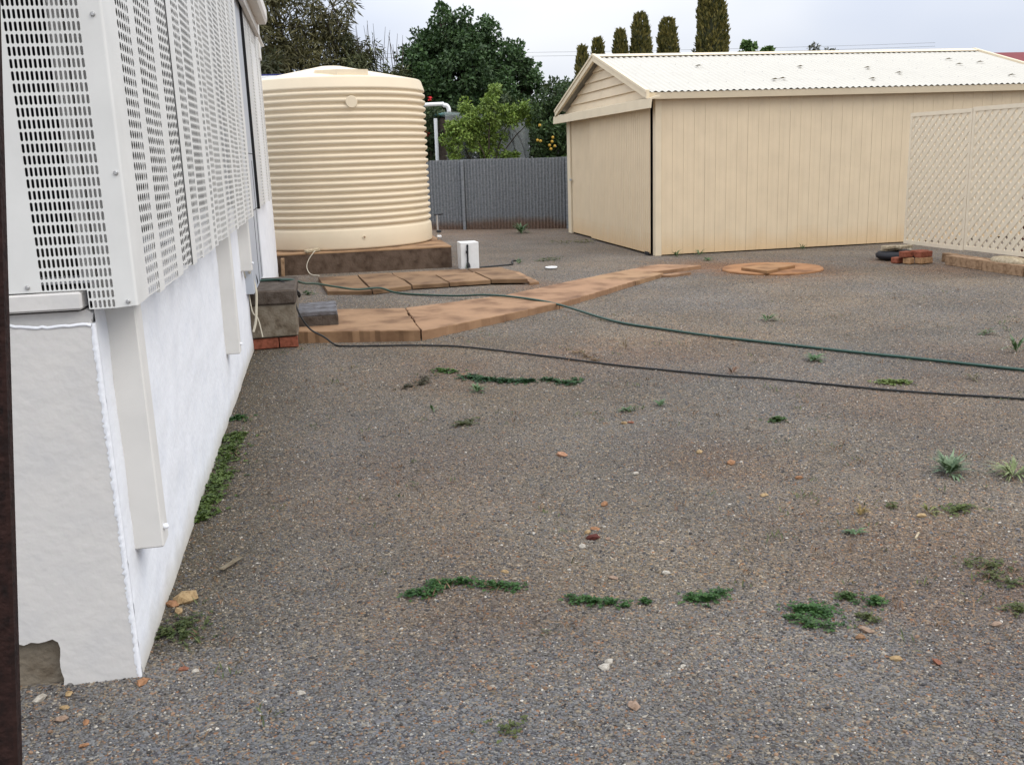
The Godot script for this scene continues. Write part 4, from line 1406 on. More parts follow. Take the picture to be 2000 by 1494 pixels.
func trees() -> void:
	var dk := Color(0.028, 0.055, 0.022)
	var md := Color(0.060, 0.105, 0.036)
	# big dark tree in the middle
	tree("shade_tree", "large dark green broadleaf tree rising behind the tank and net", Vector3(4.6, 0, -32.0), 1.8, 0.22,
		[[4.6, 4.1, -32.0, 1.7, 1.5, 1.6], [3.4, 3.4, -31.6, 1.1, 1.2, 1.2], [5.9, 3.5, -31.6, 1.2, 1.3, 1.2], [4.1, 5.5, -32.0, 0.6, 0.75, 0.7], [5.1, 5.6, -32.1, 0.75, 0.6, 0.7], [6.5, 4.1, -31.8, 0.75, 0.6, 0.6], [3.0, 4.7, -31.9, 0.45, 0.4, 0.5], [4.6, 2.4, -31.4, 2.2, 1.1, 1.2], [6.9, 2.7, -31.7, 0.6, 0.8, 0.6], [3.6, 5.3, -32.0, 0.3, 0.45, 0.3], [5.7, 5.0, -32.0, 0.8, 0.55, 0.6], [4.5, 5.15, -32.1, 0.95, 0.75, 0.7], [6.4, 4.5, -31.8, 0.8, 0.6, 0.6], [7.0, 3.6, -31.7, 0.5, 0.6, 0.5], [2.8, 3.2, -31.6, 0.7, 0.8, 0.6], [2.75, 4.1, -31.8, 0.5, 0.5, 0.5]],
		440, 125, 0.30, 0.12, 0.095, dk * 1.1, md * 1.25, 0.15, "", 0.9)
	# wispy olive trees at the left
	var od := Color(0.032, 0.042, 0.017)
	var ol := Color(0.092, 0.095, 0.038)
	tree("wattle_tree", "wispy olive brown tree whose top leaves the picture behind the house eave", Vector3(-0.2, 0, -31.5), 2.6, 0.16,
		[[-0.9, 5.4, -31.5, 0.8, 1.3, 0.8], [0.2, 5.6, -31.5, 0.6, 1.2, 0.7], [0.9, 5.9, -31.6, 0.6, 0.9, 0.6], [-0.3, 4.2, -31.3, 1.4, 0.9, 0.9], [0.9, 4.4, -31.4, 0.8, 1.0, 0.8], [-1.6, 4.6, -31.4, 0.7, 1.4, 0.8], [-0.9, 6.7, -31.6, 0.6, 0.6, 0.5]],
		150, 95, 0.32, 0.24, 0.045, Color(0.05, 0.05, 0.022), Color(0.15, 0.135, 0.055), 0.8, "", 1.1)
	tree("wattle_tree", "low wispy olive tree with bare twigs between the taller tree and the big dark one", Vector3(1.9, 0, -31.0), 1.8, 0.12,
		[[1.4, 4.0, -31.0, 0.6, 0.8, 0.7], [2.1, 3.6, -31.0, 0.8, 0.7, 0.7], [1.9, 4.5, -31.1, 0.25, 0.5, 0.3], [2.6, 3.6, -31.0, 0.5, 0.7, 0.6], [1.2, 4.9, -31.1, 0.25, 0.4, 0.3]],
		70, 95, 0.28, 0.22, 0.045, od, Color(0.10, 0.105, 0.04), 0.7, "", 1.1)
	var tw := Mb.new()
	for k in 14:
		var x := 1.3 + k * 0.11 + rng.randf_range(-0.05, 0.05)
		var y := rng.randf_range(5.0, 5.7)
		tw.tube(smooth([Vector3(x + rng.randf_range(-0.1, 0.1), 3.6, -31.0), Vector3(x, 4.5, -31.0), Vector3(x + rng.randf_range(-0.15, 0.15), y, -31.05)], 3), [0.016, 0.014, 0.012, 0.010, 0.008, 0.006, 0.004], 4, false)
		tw.tube([Vector3(x, 4.5, -31.0), Vector3(x + rng.randf_range(-0.3, 0.3), 5.0, -31.1)], [0.01, 0.005], 4, false)
	put("bare_twigs", tw, M.bark, get_node("wattle_tree_001"))
	# dense dark scrub under them, so that no sky shows low down
	tree("scrub_bush", "dense brown olive scrub directly behind the tank top", Vector3(0.5, 0, -30.0), 1.0, 0.1,
		[[-1.2, 2.6, -30.0, 1.6, 1.6, 0.8], [0.6, 2.4, -30.0, 1.6, 1.7, 0.8], [2.3, 2.2, -30.0, 1.3, 1.5, 0.8], [1.0, 1.2, -29.6, 3.0, 1.2, 0.8], [-1.6, 3.9, -30.3, 0.9, 0.8, 0.6], [0.2, 3.6, -30.2, 1.5, 0.6, 0.6]],
		190, 90, 0.34, 0.22, 0.06, Color(0.026, 0.032, 0.014), Color(0.075, 0.075, 0.032), 0.6)
	tree("hedge_bush", "dark green hedge growing behind the net and citrus", Vector3(6.0, 0, -28.0), 0.8, 0.1,
		[[3.4, 1.5, -28.0, 1.4, 1.4, 0.7], [5.4, 1.6, -28.0, 1.3, 1.6, 0.7], [6.9, 1.9, -28.0, 1.2, 1.7, 0.8], [8.2, 2.0, -28.0, 1.2, 1.6, 0.8], [7.0, 3.2, -28.2, 0.7, 0.6, 0.5]],
		170, 85, 0.33, 0.14, 0.08, Color(0.02, 0.035, 0.014), Color(0.055, 0.075, 0.03), 0.2)
	# bright shrub in front of the net
	tree("lime_bush", "bright lime green shrub leaning over the grey fence", Vector3(3.9, 0, -22.75), 0.9, 0.04,
		[[3.35, 2.15, -22.75, 0.40, 0.45, 0.3], [4.0, 2.55, -22.75, 0.50, 0.38, 0.3], [4.6, 2.5, -22.7, 0.42, 0.28, 0.28], [3.9, 1.9, -22.8, 0.5, 0.35, 0.25], [4.1, 3.0, -22.8, 0.20, 0.25, 0.2], [3.5, 2.75, -22.8, 0.25, 0.22, 0.2], [4.35, 1.5, -22.75, 0.32, 0.25, 0.2], [3.12, 1.9, -22.8, 0.28, 0.5, 0.2], [5.0, 2.35, -22.7, 0.2, 0.15, 0.2]],
		140, 60, 0.13, 0.085, 0.045, Color(0.10, 0.165, 0.028), Color(0.23, 0.31, 0.065), 0.1, "", 1.0)
	# citrus with fruit
	var ct := tree("citrus_tree", "dark citrus tree with orange fruit beside the shed corner", Vector3(5.35, 0, -22.4), 0.8, 0.07,
		[[5.25, 2.3, -22.3, 0.45, 0.65, 0.45], [5.5, 1.7, -22.3, 0.55, 0.6, 0.5], [5.15, 1.55, -22.2, 0.40, 0.30, 0.3], [5.6, 2.7, -22.4, 0.4, 0.5, 0.4]],
		80, 70, 0.17, 0.10, 0.055, Color(0.022, 0.045, 0.014), Color(0.06, 0.10, 0.03), 0.2)
	for p in [[4.92, 2.22, -21.85], [4.93, 1.88, -21.85], [4.87, 1.90, -21.9], [5.12, 1.78, -21.8], [5.18, 1.86, -21.8], [5.2, 1.95, -21.8], [5.15, 1.70, -21.8], [5.24, 1.76, -21.8]]:
		var m := Mb.new()
		m.lathe(Vector3(p[0], p[1], p[2]), [[0.0, -0.034], [0.019, -0.029], [0.033, -0.011], [0.033, 0.011], [0.019, 0.029], [0.0, 0.034]], 12)
		put("fruit", m, M.citrus, ct)
	# red flowers beside the tank
	var fl := tree("flower_bush", "dark shrub with red flowers close beside the cream tank", Vector3(2.75, 0, -24.2), 1.0, 0.04,
		[[2.7, 2.3, -24.2, 0.3, 0.7, 0.3], [2.65, 1.7, -24.2, 0.35, 0.5, 0.3], [2.4, 2.5, -24.2, 0.4, 0.6, 0.3]],
		45, 60, 0.17, 0.10, 0.05, Color(0.02, 0.035, 0.013), Color(0.055, 0.085, 0.03), 0.2)
	for p in [[2.73, 2.96, -23.9], [2.62, 2.17, -23.9]]:
		var m := Mb.new()
		for k in 14:
			var d := Vector3(rng.randfn(), rng.randfn(), rng.randfn()).normalized()
			m.leaf(Vector3(p[0], p[1], p[2]), d, d.cross(Vector3(0.3, 0.9, 0.2)).normalized(), 0.08, 0.05)
		put("flower", m, M.red_petal, fl)
	# row of clipped cypresses beyond the shed
	var cy := [[10.85, 5.78, 0.42, "smallest slim cypress of the row, nearest the shed's gable end"], [11.5, 6.1, 0.42, "slim cypress second from the gable end of the shed"], [12.45, 6.4, 0.48, "slim cypress third from the gable end of the shed"], [13.32, 7.02, 0.64, "broad tapering cypress fourth from the gable end of the shed"], [14.48, 6.82, 0.68, "squat cypress between the tapering one and the tallest"], [16.4, 8.7, 0.90, "tallest cypress of the row, its top leaving the picture"]]
	for c in cy:
		var t := thing("cypress_tree", c[3], "tree", Vector3(c[0], 0, -40.0), "cypresses beyond the shed")
		var m := Mb.new()
		m.tube([Vector3(c[0], -0.1, -40), Vector3(c[0], 2.0, -40)], 0.12, 8)
		put("trunk", m, M.bark, t)
		m = Mb.new()
		var hgt: float = c[1]
		var rr: float = c[2]
		var core := []
		for k in 14:
			var f := k / 13.0
			core.append([rr * 0.72 * pow(maxf(1.0 - f, 0.0), 0.3) * (0.8 + 0.2 * minf(f * 4.0, 1.0)) + 0.01, 0.5 + (hgt - 0.75) * f])
		m.col = Color(0.045, 0.048, 0.018)
		m.lathe(Vector3(c[0], 0, -40), core, 14)
		for k in int(2600 * rr * hgt / 4.0):
			var f := rng.randf()
			if f < 0.35 and rng.randf() < 0.6:
				f = rng.randf_range(0.35, 1.0)
			var a := rng.randf() * TAU
			var r: float = rr * pow(maxf(1.0 - f, 0.0), 0.30) * (0.8 + 0.2 * minf(f * 4.0, 1.0)) * rng.randf_range(0.72, 0.98) * (1.0 + 0.10 * sin(a * 3.0 + f * 22.0 + c[0]))
			var at := Vector3(c[0] + cos(a) * r, 0.5 + (hgt - 0.55) * f, -40.0 + sin(a) * r)
			var dir := Vector3(cos(a) * 0.45 + rng.randfn() * 0.25, 0.9, sin(a) * 0.45 + rng.randfn() * 0.25).normalized()
			m.col = Color(0.06, 0.066, 0.02).lerp(Color(0.24, 0.20, 0.06), pow(rng.randf(), 1.4))
			m.leaf(at, dir, dir.cross(Vector3(rng.randfn(), 0.2, rng.randfn())).normalized(), rng.randf_range(0.14, 0.26), 0.10)
		put("crown", m, M.leaf, t)
	# tips of trees over the shed roof
	tree("fig_tree", "light green fig top showing over the shed ridge", Vector3(20.4, 0, -45.0), 3.0, 0.15,
		[[20.3, 6.3, -45.0, 0.42, 0.36, 0.4], [21.3, 5.95, -45.0, 0.25, 0.2, 0.3], [19.6, 5.7, -45.0, 0.4, 0.2, 0.3], [20.5, 5.0, -45.0, 1.4, 0.8, 0.6]],
		60, 40, 0.22, 0.22, 0.20, Color(0.05, 0.10, 0.03), Color(0.13, 0.20, 0.06), 0.2)
	tree("far_bush", "thin greyish bush top showing over the shed ridge near its far end", Vector3(23.8, 0, -45.0), 2.0, 0.1,
		[[23.7, 5.75, -45.0, 0.45, 0.25, 0.3], [23.6, 6.0, -45.0, 0.2, 0.22, 0.2], [24.4, 5.85, -45.0, 0.25, 0.2, 0.2], [23.8, 4.8, -45.0, 1.0, 0.8, 0.5]],
		38, 26, 0.17, 0.20, 0.07, Color(0.05, 0.06, 0.045), Color(0.12, 0.12, 0.08), 0.1, "", 1.0)
	# thicket to close the view between the big trees and the cypresses
	tree("thicket_bush", "low dark thicket behind the gable of the shed", Vector3(8.8, 0, -34.0), 1.0, 0.1,
		[[7.6, 2.0, -34.0, 1.0, 1.9, 0.6], [8.9, 2.2, -34.0, 1.2, 1.9, 0.6], [10.2, 2.0, -34.0, 1.2, 1.7, 0.6]],
		80, 70, 0.35, 0.16, 0.08, Color(0.022, 0.035, 0.014), Color(0.06, 0.075, 0.03), 0.2)

# ---------------------------------------------------------------- things behind the fence
func behind_fence() -> void:
	# bird net over hoops
	var n := thing("net_enclosure", "grey bird net draped over hoops behind the fence", "net", Vector3(3.9, 0, -24.2))
	for z in [-23.35, -24.4, -25.4]:
		var m := Mb.new()
		var pts := []
		for k in 19:
			var a := PI * k / 18.0
			pts.append(Vector3(3.97 + cos(a) * 0.95, 1.15 + pow(sin(a), 0.8) * 1.35, z))
		pts.insert(0, Vector3(4.92, 0.0, z))
		pts.append(Vector3(3.02, 0.0, z))
		m.tube(pts, 0.022, 8)
		put("hoop", m, M.dark_pipe, n)
	var rows := []
	for j in 9:
		var row := []
		for i in 33:
			var u := i / 32.0
			var v := j / 8.0
			var x := lerpf(2.98, 4.95, u)
			var y := 2.62 * (1.0 - v)
			if u > 0.92:
				y *= 1.0 - (u - 0.92) * 1.2
			row.append(Vector3(x + 0.02 * sin(v * 9.0 + u * 13.0), y, -23.25 + 0.05 * sin(u * 31.0 + v * 3.0) + 0.03 * sin(u * 57.0)))
		rows.append(row)
	var m := Mb.new()
	m.grid(rows)
	var top := []
	for k in 8:
		var row := []
		for i in 33:
			var p: Vector3 = rows[0][i]
			row.append(Vector3(p.x, p.y + 0.03 * sin(k * 2.0 + i * 0.7) - 0.02 * k, p.z - 2.3 * k / 7.0))
		top.append(row)
	m.grid(top)
	var right := []
	for k in 8:
		var row := []
		for j in 9:
			var p: Vector3 = rows[j][32]
			row.append(Vector3(p.x + 0.02 * sin(k * 3.0 + j), p.y, p.z - 2.3 * k / 7.0))
		right.append(row)
	m.grid(right)
	put("netting", m, M.net, n)
	for q in [[Vector3(4.35, 2.25, -23.3), Vector3(4.05, 1.3, -23.3)], [Vector3(4.72, 1.0, -23.5), Vector3(4.62, 2.1, -23.5)]]:
		m = Mb.new()
		m.tube(q, 0.014, 6)
		put("stay", m, M.dark_pipe, n)
	m = Mb.new()
	m.box(Vector3(4.30, 0.0, -25.0), Vector3(4.85, 2.05, -24.9), 0.01)
	tag(put("corrugated_board", m, M.plain_grey), "flat grey panel standing inside the net enclosure", "panel")
	# white drain pipe with an elbow, and the small tank it runs into
	var p := thing("drain_pipe", "white plastic pipe running from the cream tank with an elbow at its end", "pipe", Vector3(2.5, 2.8, -23.6))
	m = Mb.new()
	m.tube([Vector3(1.0, 2.77, -23.5), Vector3(3.0, 2.82, -23.5)], 0.043, 14)
	put("pipe_run", m, M.pvc_white, p)
	m = Mb.new()
	m.tube(smooth([Vector3(2.98, 2.79, -23.46), Vector3(3.07, 2.77, -23.46), Vector3(3.11, 2.69, -23.46), Vector3(3.11, 2.62, -23.46)], 4), 0.05, 12)
	put("elbow", m, M.pvc_white, p)
	m = Mb.new()
	m.tube([Vector3(2.80, 0.0, -23.6), Vector3(2.80, 2.5, -23.6)], 0.042, 12)
	tag(put("white_downpipe", m, M.pvc_white), "upright white pipe half hidden by leaves behind the fence", "pipe")
	var s := thing("small_tank", "small tank with a teal lid under the white pipe elbow", "water tank", Vector3(3.2, 0, -24.3))
	m = Mb.new()
	m.lathe(Vector3(3.15, 0, -24.3), [[0.0, 0.0], [0.30, 0.0], [0.31, 0.05], [0.31, 2.5], [0.28, 2.54], [0.0, 2.56]], 24)
	put("body", m, M.dark_concrete, s)
	m = Mb.new()
	m.lathe(Vector3(3.15, 0, -24.3), [[0.0, 2.56], [0.34, 2.555], [0.35, 2.60], [0.33, 2.63], [0.0, 2.67]], 24)
	put("lid", m, M.lid_green, s)
	# white roof edge behind the tank, beside the house
	var w := thing("white_shelter", "white flat roof with a dark blue edge just visible between house and tank", "shelter", Vector3(-1.0, 0, -20.5))
	m = Mb.new()
	m.box(Vector3(-2.2, 3.10, -21.5), Vector3(-0.3, 3.225, -20.0), 0.006)
	put("roof_panel", m, M.pvc_white, w)
	m = Mb.new()
	m.box(Vector3(-2.2, 3.228, -21.45), Vector3(-0.35, 3.26, -20.05), 0.004)
	put("blue_edge", m, M.blue_edge, w)
	for x in [-2.1, -0.4]:
		m = Mb.new()
		m.box(Vector3(x, 0.0, -20.8), Vector3(x + 0.08, 3.098, -20.7), 0.004)
		put("post", m, M.pvc_white, w)
	# red roofed house far beyond the shed
	var r := thing("red_roofed_house", "distant house with a dark red roof beyond the far end of the shed", "house", Vector3(38.5, 0, -45))
	m = Mb.new()
	m.box(Vector3(34.0, 0.0, -49.0), Vector3(44.0, 3.6, -42.0), 0.02)
	put("wall", m, M.cream_paint, r)
	m = Mb.new()
	m.prism(Vector3(33.3, 0, 0), Vector3(0, 0, 1), Vector3.UP, PackedVector2Array([Vector2(-49.6, 3.5), Vector2(-45.4, 5.72), Vector2(-41.3, 3.5), Vector2(-41.3, 3.58), Vector2(-45.4, 5.82), Vector2(-49.6, 3.58)]), Vector3(11.4, 0, 0))
	put("roof", m, M.roof_red, r)
	# power line
	for k in 2:
		m = Mb.new()
		var pts := []
		for i in 21:
			var x := lerpf(-10.0, 40.0, i / 20.0)
			pts.append(Vector3(x, 7.42 + 0.22 * k + 0.0004 * (x - 16.0) * (x - 16.0), -60.0))
		m.tube(pts, 0.009, 5)
		tag(put("power_line", m, M.plain_grey), ["lower of two thin power lines crossing the sky behind the trees", "upper of two thin power lines crossing the sky behind the trees"][k], "power line", "power lines")

# ---------------------------------------------------------------- hoses
func hoses() -> void:
	var lay := func(p: Array, r: float) -> Array:
		var out := []
		for q in p:
			out.append(Vector3(q[0], q[2] if q.size() > 2 else ground_y(q[0], q[1]) + r + 0.004, q[1]))
		return out
	var m := Mb.new()
	var g: Array = lay.call([[-0.66, -9.2, 0.524], [-0.5, -9.22, 0.522], [-0.40, -9.2, 0.522], [-0.30, -9.3, 0.50], [-0.22, -9.7, 0.42], [-0.10, -10.6, 0.30], [0.1, -11.4, 0.16], [0.35, -11.6, 0.09], [0.62, -11.75, 0.073], [0.85, -11.6], [1.394, -11.0, 0.03], [1.72, -10.5, 0.085], [2.06, -10.06, 0.085], [2.35, -9.66, 0.05], [2.632, -8.716], [2.95, -8.1], [3.209, -7.644], [3.737, -6.876], [4.0, -6.52], [4.22, -6.265], [4.643, -5.729], [5.4, -4.8]], 0.014)
	m.tube(smooth(g, 8), 0.0115, 8)
	tag(put("garden_hose", m, M.green_hose), "dark green hose running from the entry step across the paths to the yard's edge", "hose")
	m = Mb.new()
	var b: Array = lay.call([[-0.68, -9.35, 0.52], [-0.5, -9.30, 0.52], [-0.37, -9.1, 0.50], [-0.255, -9.0, 0.42], [-0.262, -9.15, 0.36], [-0.28, -8.95, 0.47], [-0.285, -8.68, 0.38], [-0.245, -8.60, 0.26], [-0.17, -8.60, 0.14], [-0.06, -8.58, 0.07], [0.03, -8.5], [0.121, -8.40], [0.42, -8.30], [0.745, -8.18], [1.069, -8.005], [1.433, -7.614], [1.75, -7.25], [2.069, -6.86], [2.507, -6.425], [2.72, -6.23], [2.933, -6.085], [3.543, -5.512], [4.136, -5.083], [5.0, -4.4]], 0.009)
	m.tube(smooth(b, 8), 0.0078, 8)
	tag(put("black_hose", m, M.black_hose), "thin black hose curving from the entry step over bare gravel, nearer than the green one", "hose")
	m = Mb.new()
	m.tube(smooth(lay.call([[2.18, -14.0], [2.5, -14.1], [2.72, -14.2], [2.8, -14.6], [2.95, -14.7]], 0.01), 5), 0.012, 6)
	tag(put("hose_offcut", m, M.black_hose), "short black hose end lying on gravel beside the white block", "hose")

# ---------------------------------------------------------------- small things
func small_things() -> void:
	# leaning rusty post just beside the viewer
	var m := Mb.new()
	var a := Vector3(-0.458 - 0.046, -0.05, -1.015)
	var b := Vector3(-0.232 - 0.046, 1.95, -1.015)
	var u := (b - a).normalized()
	var side := Vector3(0, 0, 1).cross(u).normalized()
	m.rbox((a + b) * 0.5, Vector3(0.06, a.distance_to(b), 0.022), 0.003, Basis(-side, u, Vector3(0, 0, 1)))
	tag(put("rusty_post", m, M.rusty_steel), "dark rusty steel post leaning close in the foreground", "post")
	m = Mb.new()
	m.lathe(Vector3(3.12, 0.0, -13.36), [[0.0, 0.0], [0.075, 0.002], [0.085, 0.02], [0.085, 0.03], [0.07, 0.032], [0.0, 0.03]], 24)
	tag(put("bucket_lid", m, M.pvc_white), "small round white lid lying on gravel before the shed door", "lid")
	m = Mb.new()
	m.col = Color(0.42, 0.42, 0.42)
	m.rbox(Vector3(-0.46, 0.010, -3.78), Vector3(0.024, 0.005, 0.13), 0.002, Basis(Vector3.UP, -0.55))
	tag(put("grey_stick", m, M.pale_timber), "flat grey splinter of wood on gravel near the white wall", "stick")
	m = Mb.new()
	m.rbox(Vector3(2.26, 0.01, -3.31), Vector3(0.008, 0.006, 0.075), 0.002, Basis(Vector3.UP, -0.75))
	tag(put("pale_chip", m, M.pale_timber), "thin pale wood chip among weeds in the near gravel", "chip")

# ---------------------------------------------------------------- weeds
func clover(pts: Array, r: float, n: int, ca: Color, cb: Color, hgt: float, ls: float) -> Mb:
	var m := Mb.new()
	for i in n:
		var p: Array = pts[rng.randi() % pts.size()]
		if pts.size() > 1 and rng.randf() < 0.75:
			var k := rng.randi() % (pts.size() - 1)
			var t := rng.randf()
			p = [lerpf(pts[k][0], pts[k + 1][0], t), lerpf(pts[k][1], pts[k + 1][1], t)]
		var an := rng.randf() * TAU
		var q := r * minf(absf(rng.randfn()) * 0.62, 1.7)
		var x: float = p[0] + cos(an) * q
		var z: float = p[1] + sin(an) * q * 0.8
		if fine_noise.get_noise_2d(x * 420.0, z * 420.0) + 0.32 * rng.randfn() < -0.10 + 0.22 * q / r:
			continue
		if x < -0.66 and z < -2.96:
			x = -0.655
		var y := ground_y(x, z) + 0.003 + hgt * rng.randf() * maxf(0.15, 1.0 - 0.7 * q / r)
		m.col = ca.lerp(cb, rng.randf())
		for k in 3:
			var a2 := an + k * TAU / 3.0
			var d := Vector3(cos(a2), rng.randf_range(-0.1, 0.5), sin(a2)).normalized()
			m.leaf(Vector3(x, y, z), d, d.cross(Vector3(rng.randfn() * 0.3, 1, rng.randfn() * 0.3)).normalized(), ls * rng.randf_range(0.7, 1.2), ls * 0.8)
	return m

func rosette(x: float, z: float, n: int, l: float, w: float, ca: Color, cb: Color, up: float) -> Mb:
	var m := Mb.new()
	var y := ground_y(x, z)
	for i in n:
		var a := rng.randf() * TAU
		var rise := up * pow(rng.randf(), 0.6)
		var d := Vector3(cos(a), rise, sin(a)).normalized()
		var ln := l * rng.randf_range(0.6, 1.15)
		m.col = ca.lerp(cb, rng.randf())
		var s := d.cross(Vector3.UP).normalized()
		var p0 := Vector3(x, y + 0.004, z)
		var p1 := p0 + d * ln * 0.55
		var p2 := p1 + (d - Vector3(0, 0.5, 0)).normalized() * ln * 0.45
		var ww := w * rng.randf_range(0.7, 1.2)
		m.tri(p0, p1 + s * ww * 0.5, p1 - s * ww * 0.5)
		m.tri(p1 + s * ww * 0.5, p2, p1 - s * ww * 0.5)
		# toothed side lobes
		for k in 2:
			var q := p0.lerp(p1, 0.55 + 0.3 * k)
			m.tri(q, q + s * ww * 1.0 + d * ln * 0.1, q + d * ln * 0.1)
			m.tri(q, q + d * ln * 0.1, q - s * ww * 1.0 + d * ln * 0.1)
	return m

func weeds() -> void:
	var cd := Color(0.018, 0.055, 0.014)
	var cl := Color(0.050, 0.115, 0.026)
	var od := Color(0.045, 0.06, 0.018)
	var ol := Color(0.10, 0.115, 0.035)
	var patches := [
		[[[0.21, -3.31], [0.30, -3.31], [0.31, -3.38], [0.41, -3.37], [0.52, -3.31], [0.60, -3.27]], 0.045, 620, cd, cl, "dark green clover patch arching over gravel, the longest of the near ones"],
		[[[0.78, -3.13], [0.85, -3.08], [0.94, -3.05]], 0.035, 300, cd, cl, "narrow dark green clover strip next along from the arching patch"],
		[[[1.19, -3.03], [1.23, -3.00], [1.30, -3.04]], 0.045, 300, cd, cl, "compact dark green clover tuft with brownish top in near gravel"],
		[[[1.50, -2.85], [1.56, -2.83], [1.58, -2.80]], 0.06, 420, cd, cl, "broad clover patch in two bunches near the lower yard"],
		[[[1.46, -2.80], [1.50, -2.73], [1.57, -2.70]], 0.035, 160, cd, Color(0.06, 0.12, 0.03), "small clover bunch just below the broad two-part patch"],
		[[[1.72, -2.90]], 0.035, 90, od, cl, "tiny green tuft beyond the broad two-part clover patch"],
		[[[1.79, -2.84]], 0.045, 130, cd, Color(0.07, 0.14, 0.03), "small bright clover tuft beside the broad clover patch"],
		[[[1.02, -3.04]], 0.02, 40, cd, cl, "single clover sprig between the narrow strip and compact tuft"],
		[[[1.70, -2.73]], 0.05, 80, od, ol, "thin olive weed smear below the small bright clover tuft"],
		[[[0.77, -7.14], [0.87, -7.05]], 0.06, 130, cd, Color(0.09, 0.17, 0.03), "bright green weed mat beside the black hose"],
		[[[0.95, -6.85], [1.07, -6.71], [1.23, -6.60]], 0.085, 420, Color(0.014, 0.045, 0.018), Color(0.035, 0.09, 0.03), "long dark clover mat on gravel below the black hose"],
		[[[1.30, -6.58], [1.37, -6.55]], 0.055, 140, Color(0.014, 0.045, 0.018), Color(0.035, 0.09, 0.03), "small dark clover mat at the end of the long one"],
		[[[1.47, -6.58], [1.54, -6.46], [1.62, -6.36], [1.68, -6.51]], 0.05, 230, Color(0.014, 0.045, 0.018), Color(0.045, 0.10, 0.03), "thin broken clover mat farthest along the black hose"],
		[[[-0.61, -6.16]], 0.06, 90, cd, cl, "small green tuft against the white wall, farthest along it"],
		[[[-0.60, -5.75], [-0.60, -5.45], [-0.61, -4.99], [-0.62, -4.63], [-0.63, -4.35]], 0.075, 900, Color(0.035, 0.06, 0.012), Color(0.095, 0.14, 0.03), "long strip of green weeds along the foot of the white wall"],
		[[[-0.63, -3.23], [-0.57, -3.20], [-0.58, -3.32]], 0.075, 300, Color(0.03, 0.05, 0.014), Color(0.08, 0.10, 0.03), "olive weed patch at the corner foot of the white wall"],
		[[[2.65, -3.55], [2.58, -3.52]], 0.08, 170, od, Color(0.10, 0.13, 0.03), "mossy green weed patch below the thistle"],
		[[[3.62, -5.75], [3.72, -5.70]], 0.075, 170, Color(0.08, 0.12, 0.03), Color(0.17, 0.21, 0.06), "light green grass tuft between the two hoses"],
		[[[2.52, -5.09]], 0.05, 90, od, cl, "low green weed tuft alone in mid gravel"],
		[[[2.31, -3.03], [2.38, -2.98]], 0.08, 130, od, ol, "thin mossy patch in gravel near the lower edge of the yard"],
		[[[2.29, -2.92], [2.35, -2.82]], 0.06, 100, od, ol, "second thin mossy patch below the mossy one in gravel"],
		[[[2.18, -2.67], [2.25, -2.66]], 0.05, 80, od, ol, "olive moss clump lowest of the mossy patches"],
		[[[4.10, -17.36], [4.5, -17.2], [4.75, -17.3]], 0.22, 200, Color(0.09, 0.10, 0.03), Color(0.17, 0.17, 0.06), "yellowish grass patch before the shed doors"],
		[[[3.24, -14.43], [3.5, -14.6]], 0.14, 120, Color(0.05, 0.08, 0.03), Color(0.12, 0.15, 0.06), "small grey-green weeds between white block and shed"],
		[[[-0.24, -12.11]], 0.10, 70, cd, cl, "green weed behind the entry step"],
		[[[0.34, -2.41], [0.40, -2.36], [0.43, -2.42]], 0.04, 50, od, ol, "sparse olive sprigs at the nearest edge of the gravel"],
		[[[0.72, -5.58], [0.81, -5.65]], 0.07, 60, od, Color(0.09, 0.09, 0.04), "dull olive weed smear in the middle of the gravel"],
		[[[0.48, -6.66], [0.62, -6.75], [0.66, -6.95]], 0.06, 90, Color(0.03, 0.03, 0.015), Color(0.07, 0.06, 0.03), "dark withered weed mat beside the long clover mat"],
		[[[1.92, -7.43], [1.99, -7.07]], 0.06, 50, Color(0.10, 0.06, 0.03), Color(0.18, 0.12, 0.06), "reddish dry weeds under the black hose"],
		[[[2.37, -3.65]], 0.04, 35, od, ol, "tiny olive weed between seedling and mossy patch"]]
	for p in patches:
		var area: float = p[1]
		tag(put("clover_patch", clover(p[0], p[1] * 1.15, int(p[2] * 1.5), p[3], p[4], 0.022 if area < 0.1 else 0.05, 0.0115 if p[0][0][1] > -4.2 else 0.02), M.leaf), p[5], "weeds", "weed patches in the gravel")
	var gd := Color(0.045, 0.095, 0.035)
	var gl := Color(0.12, 0.19, 0.085)
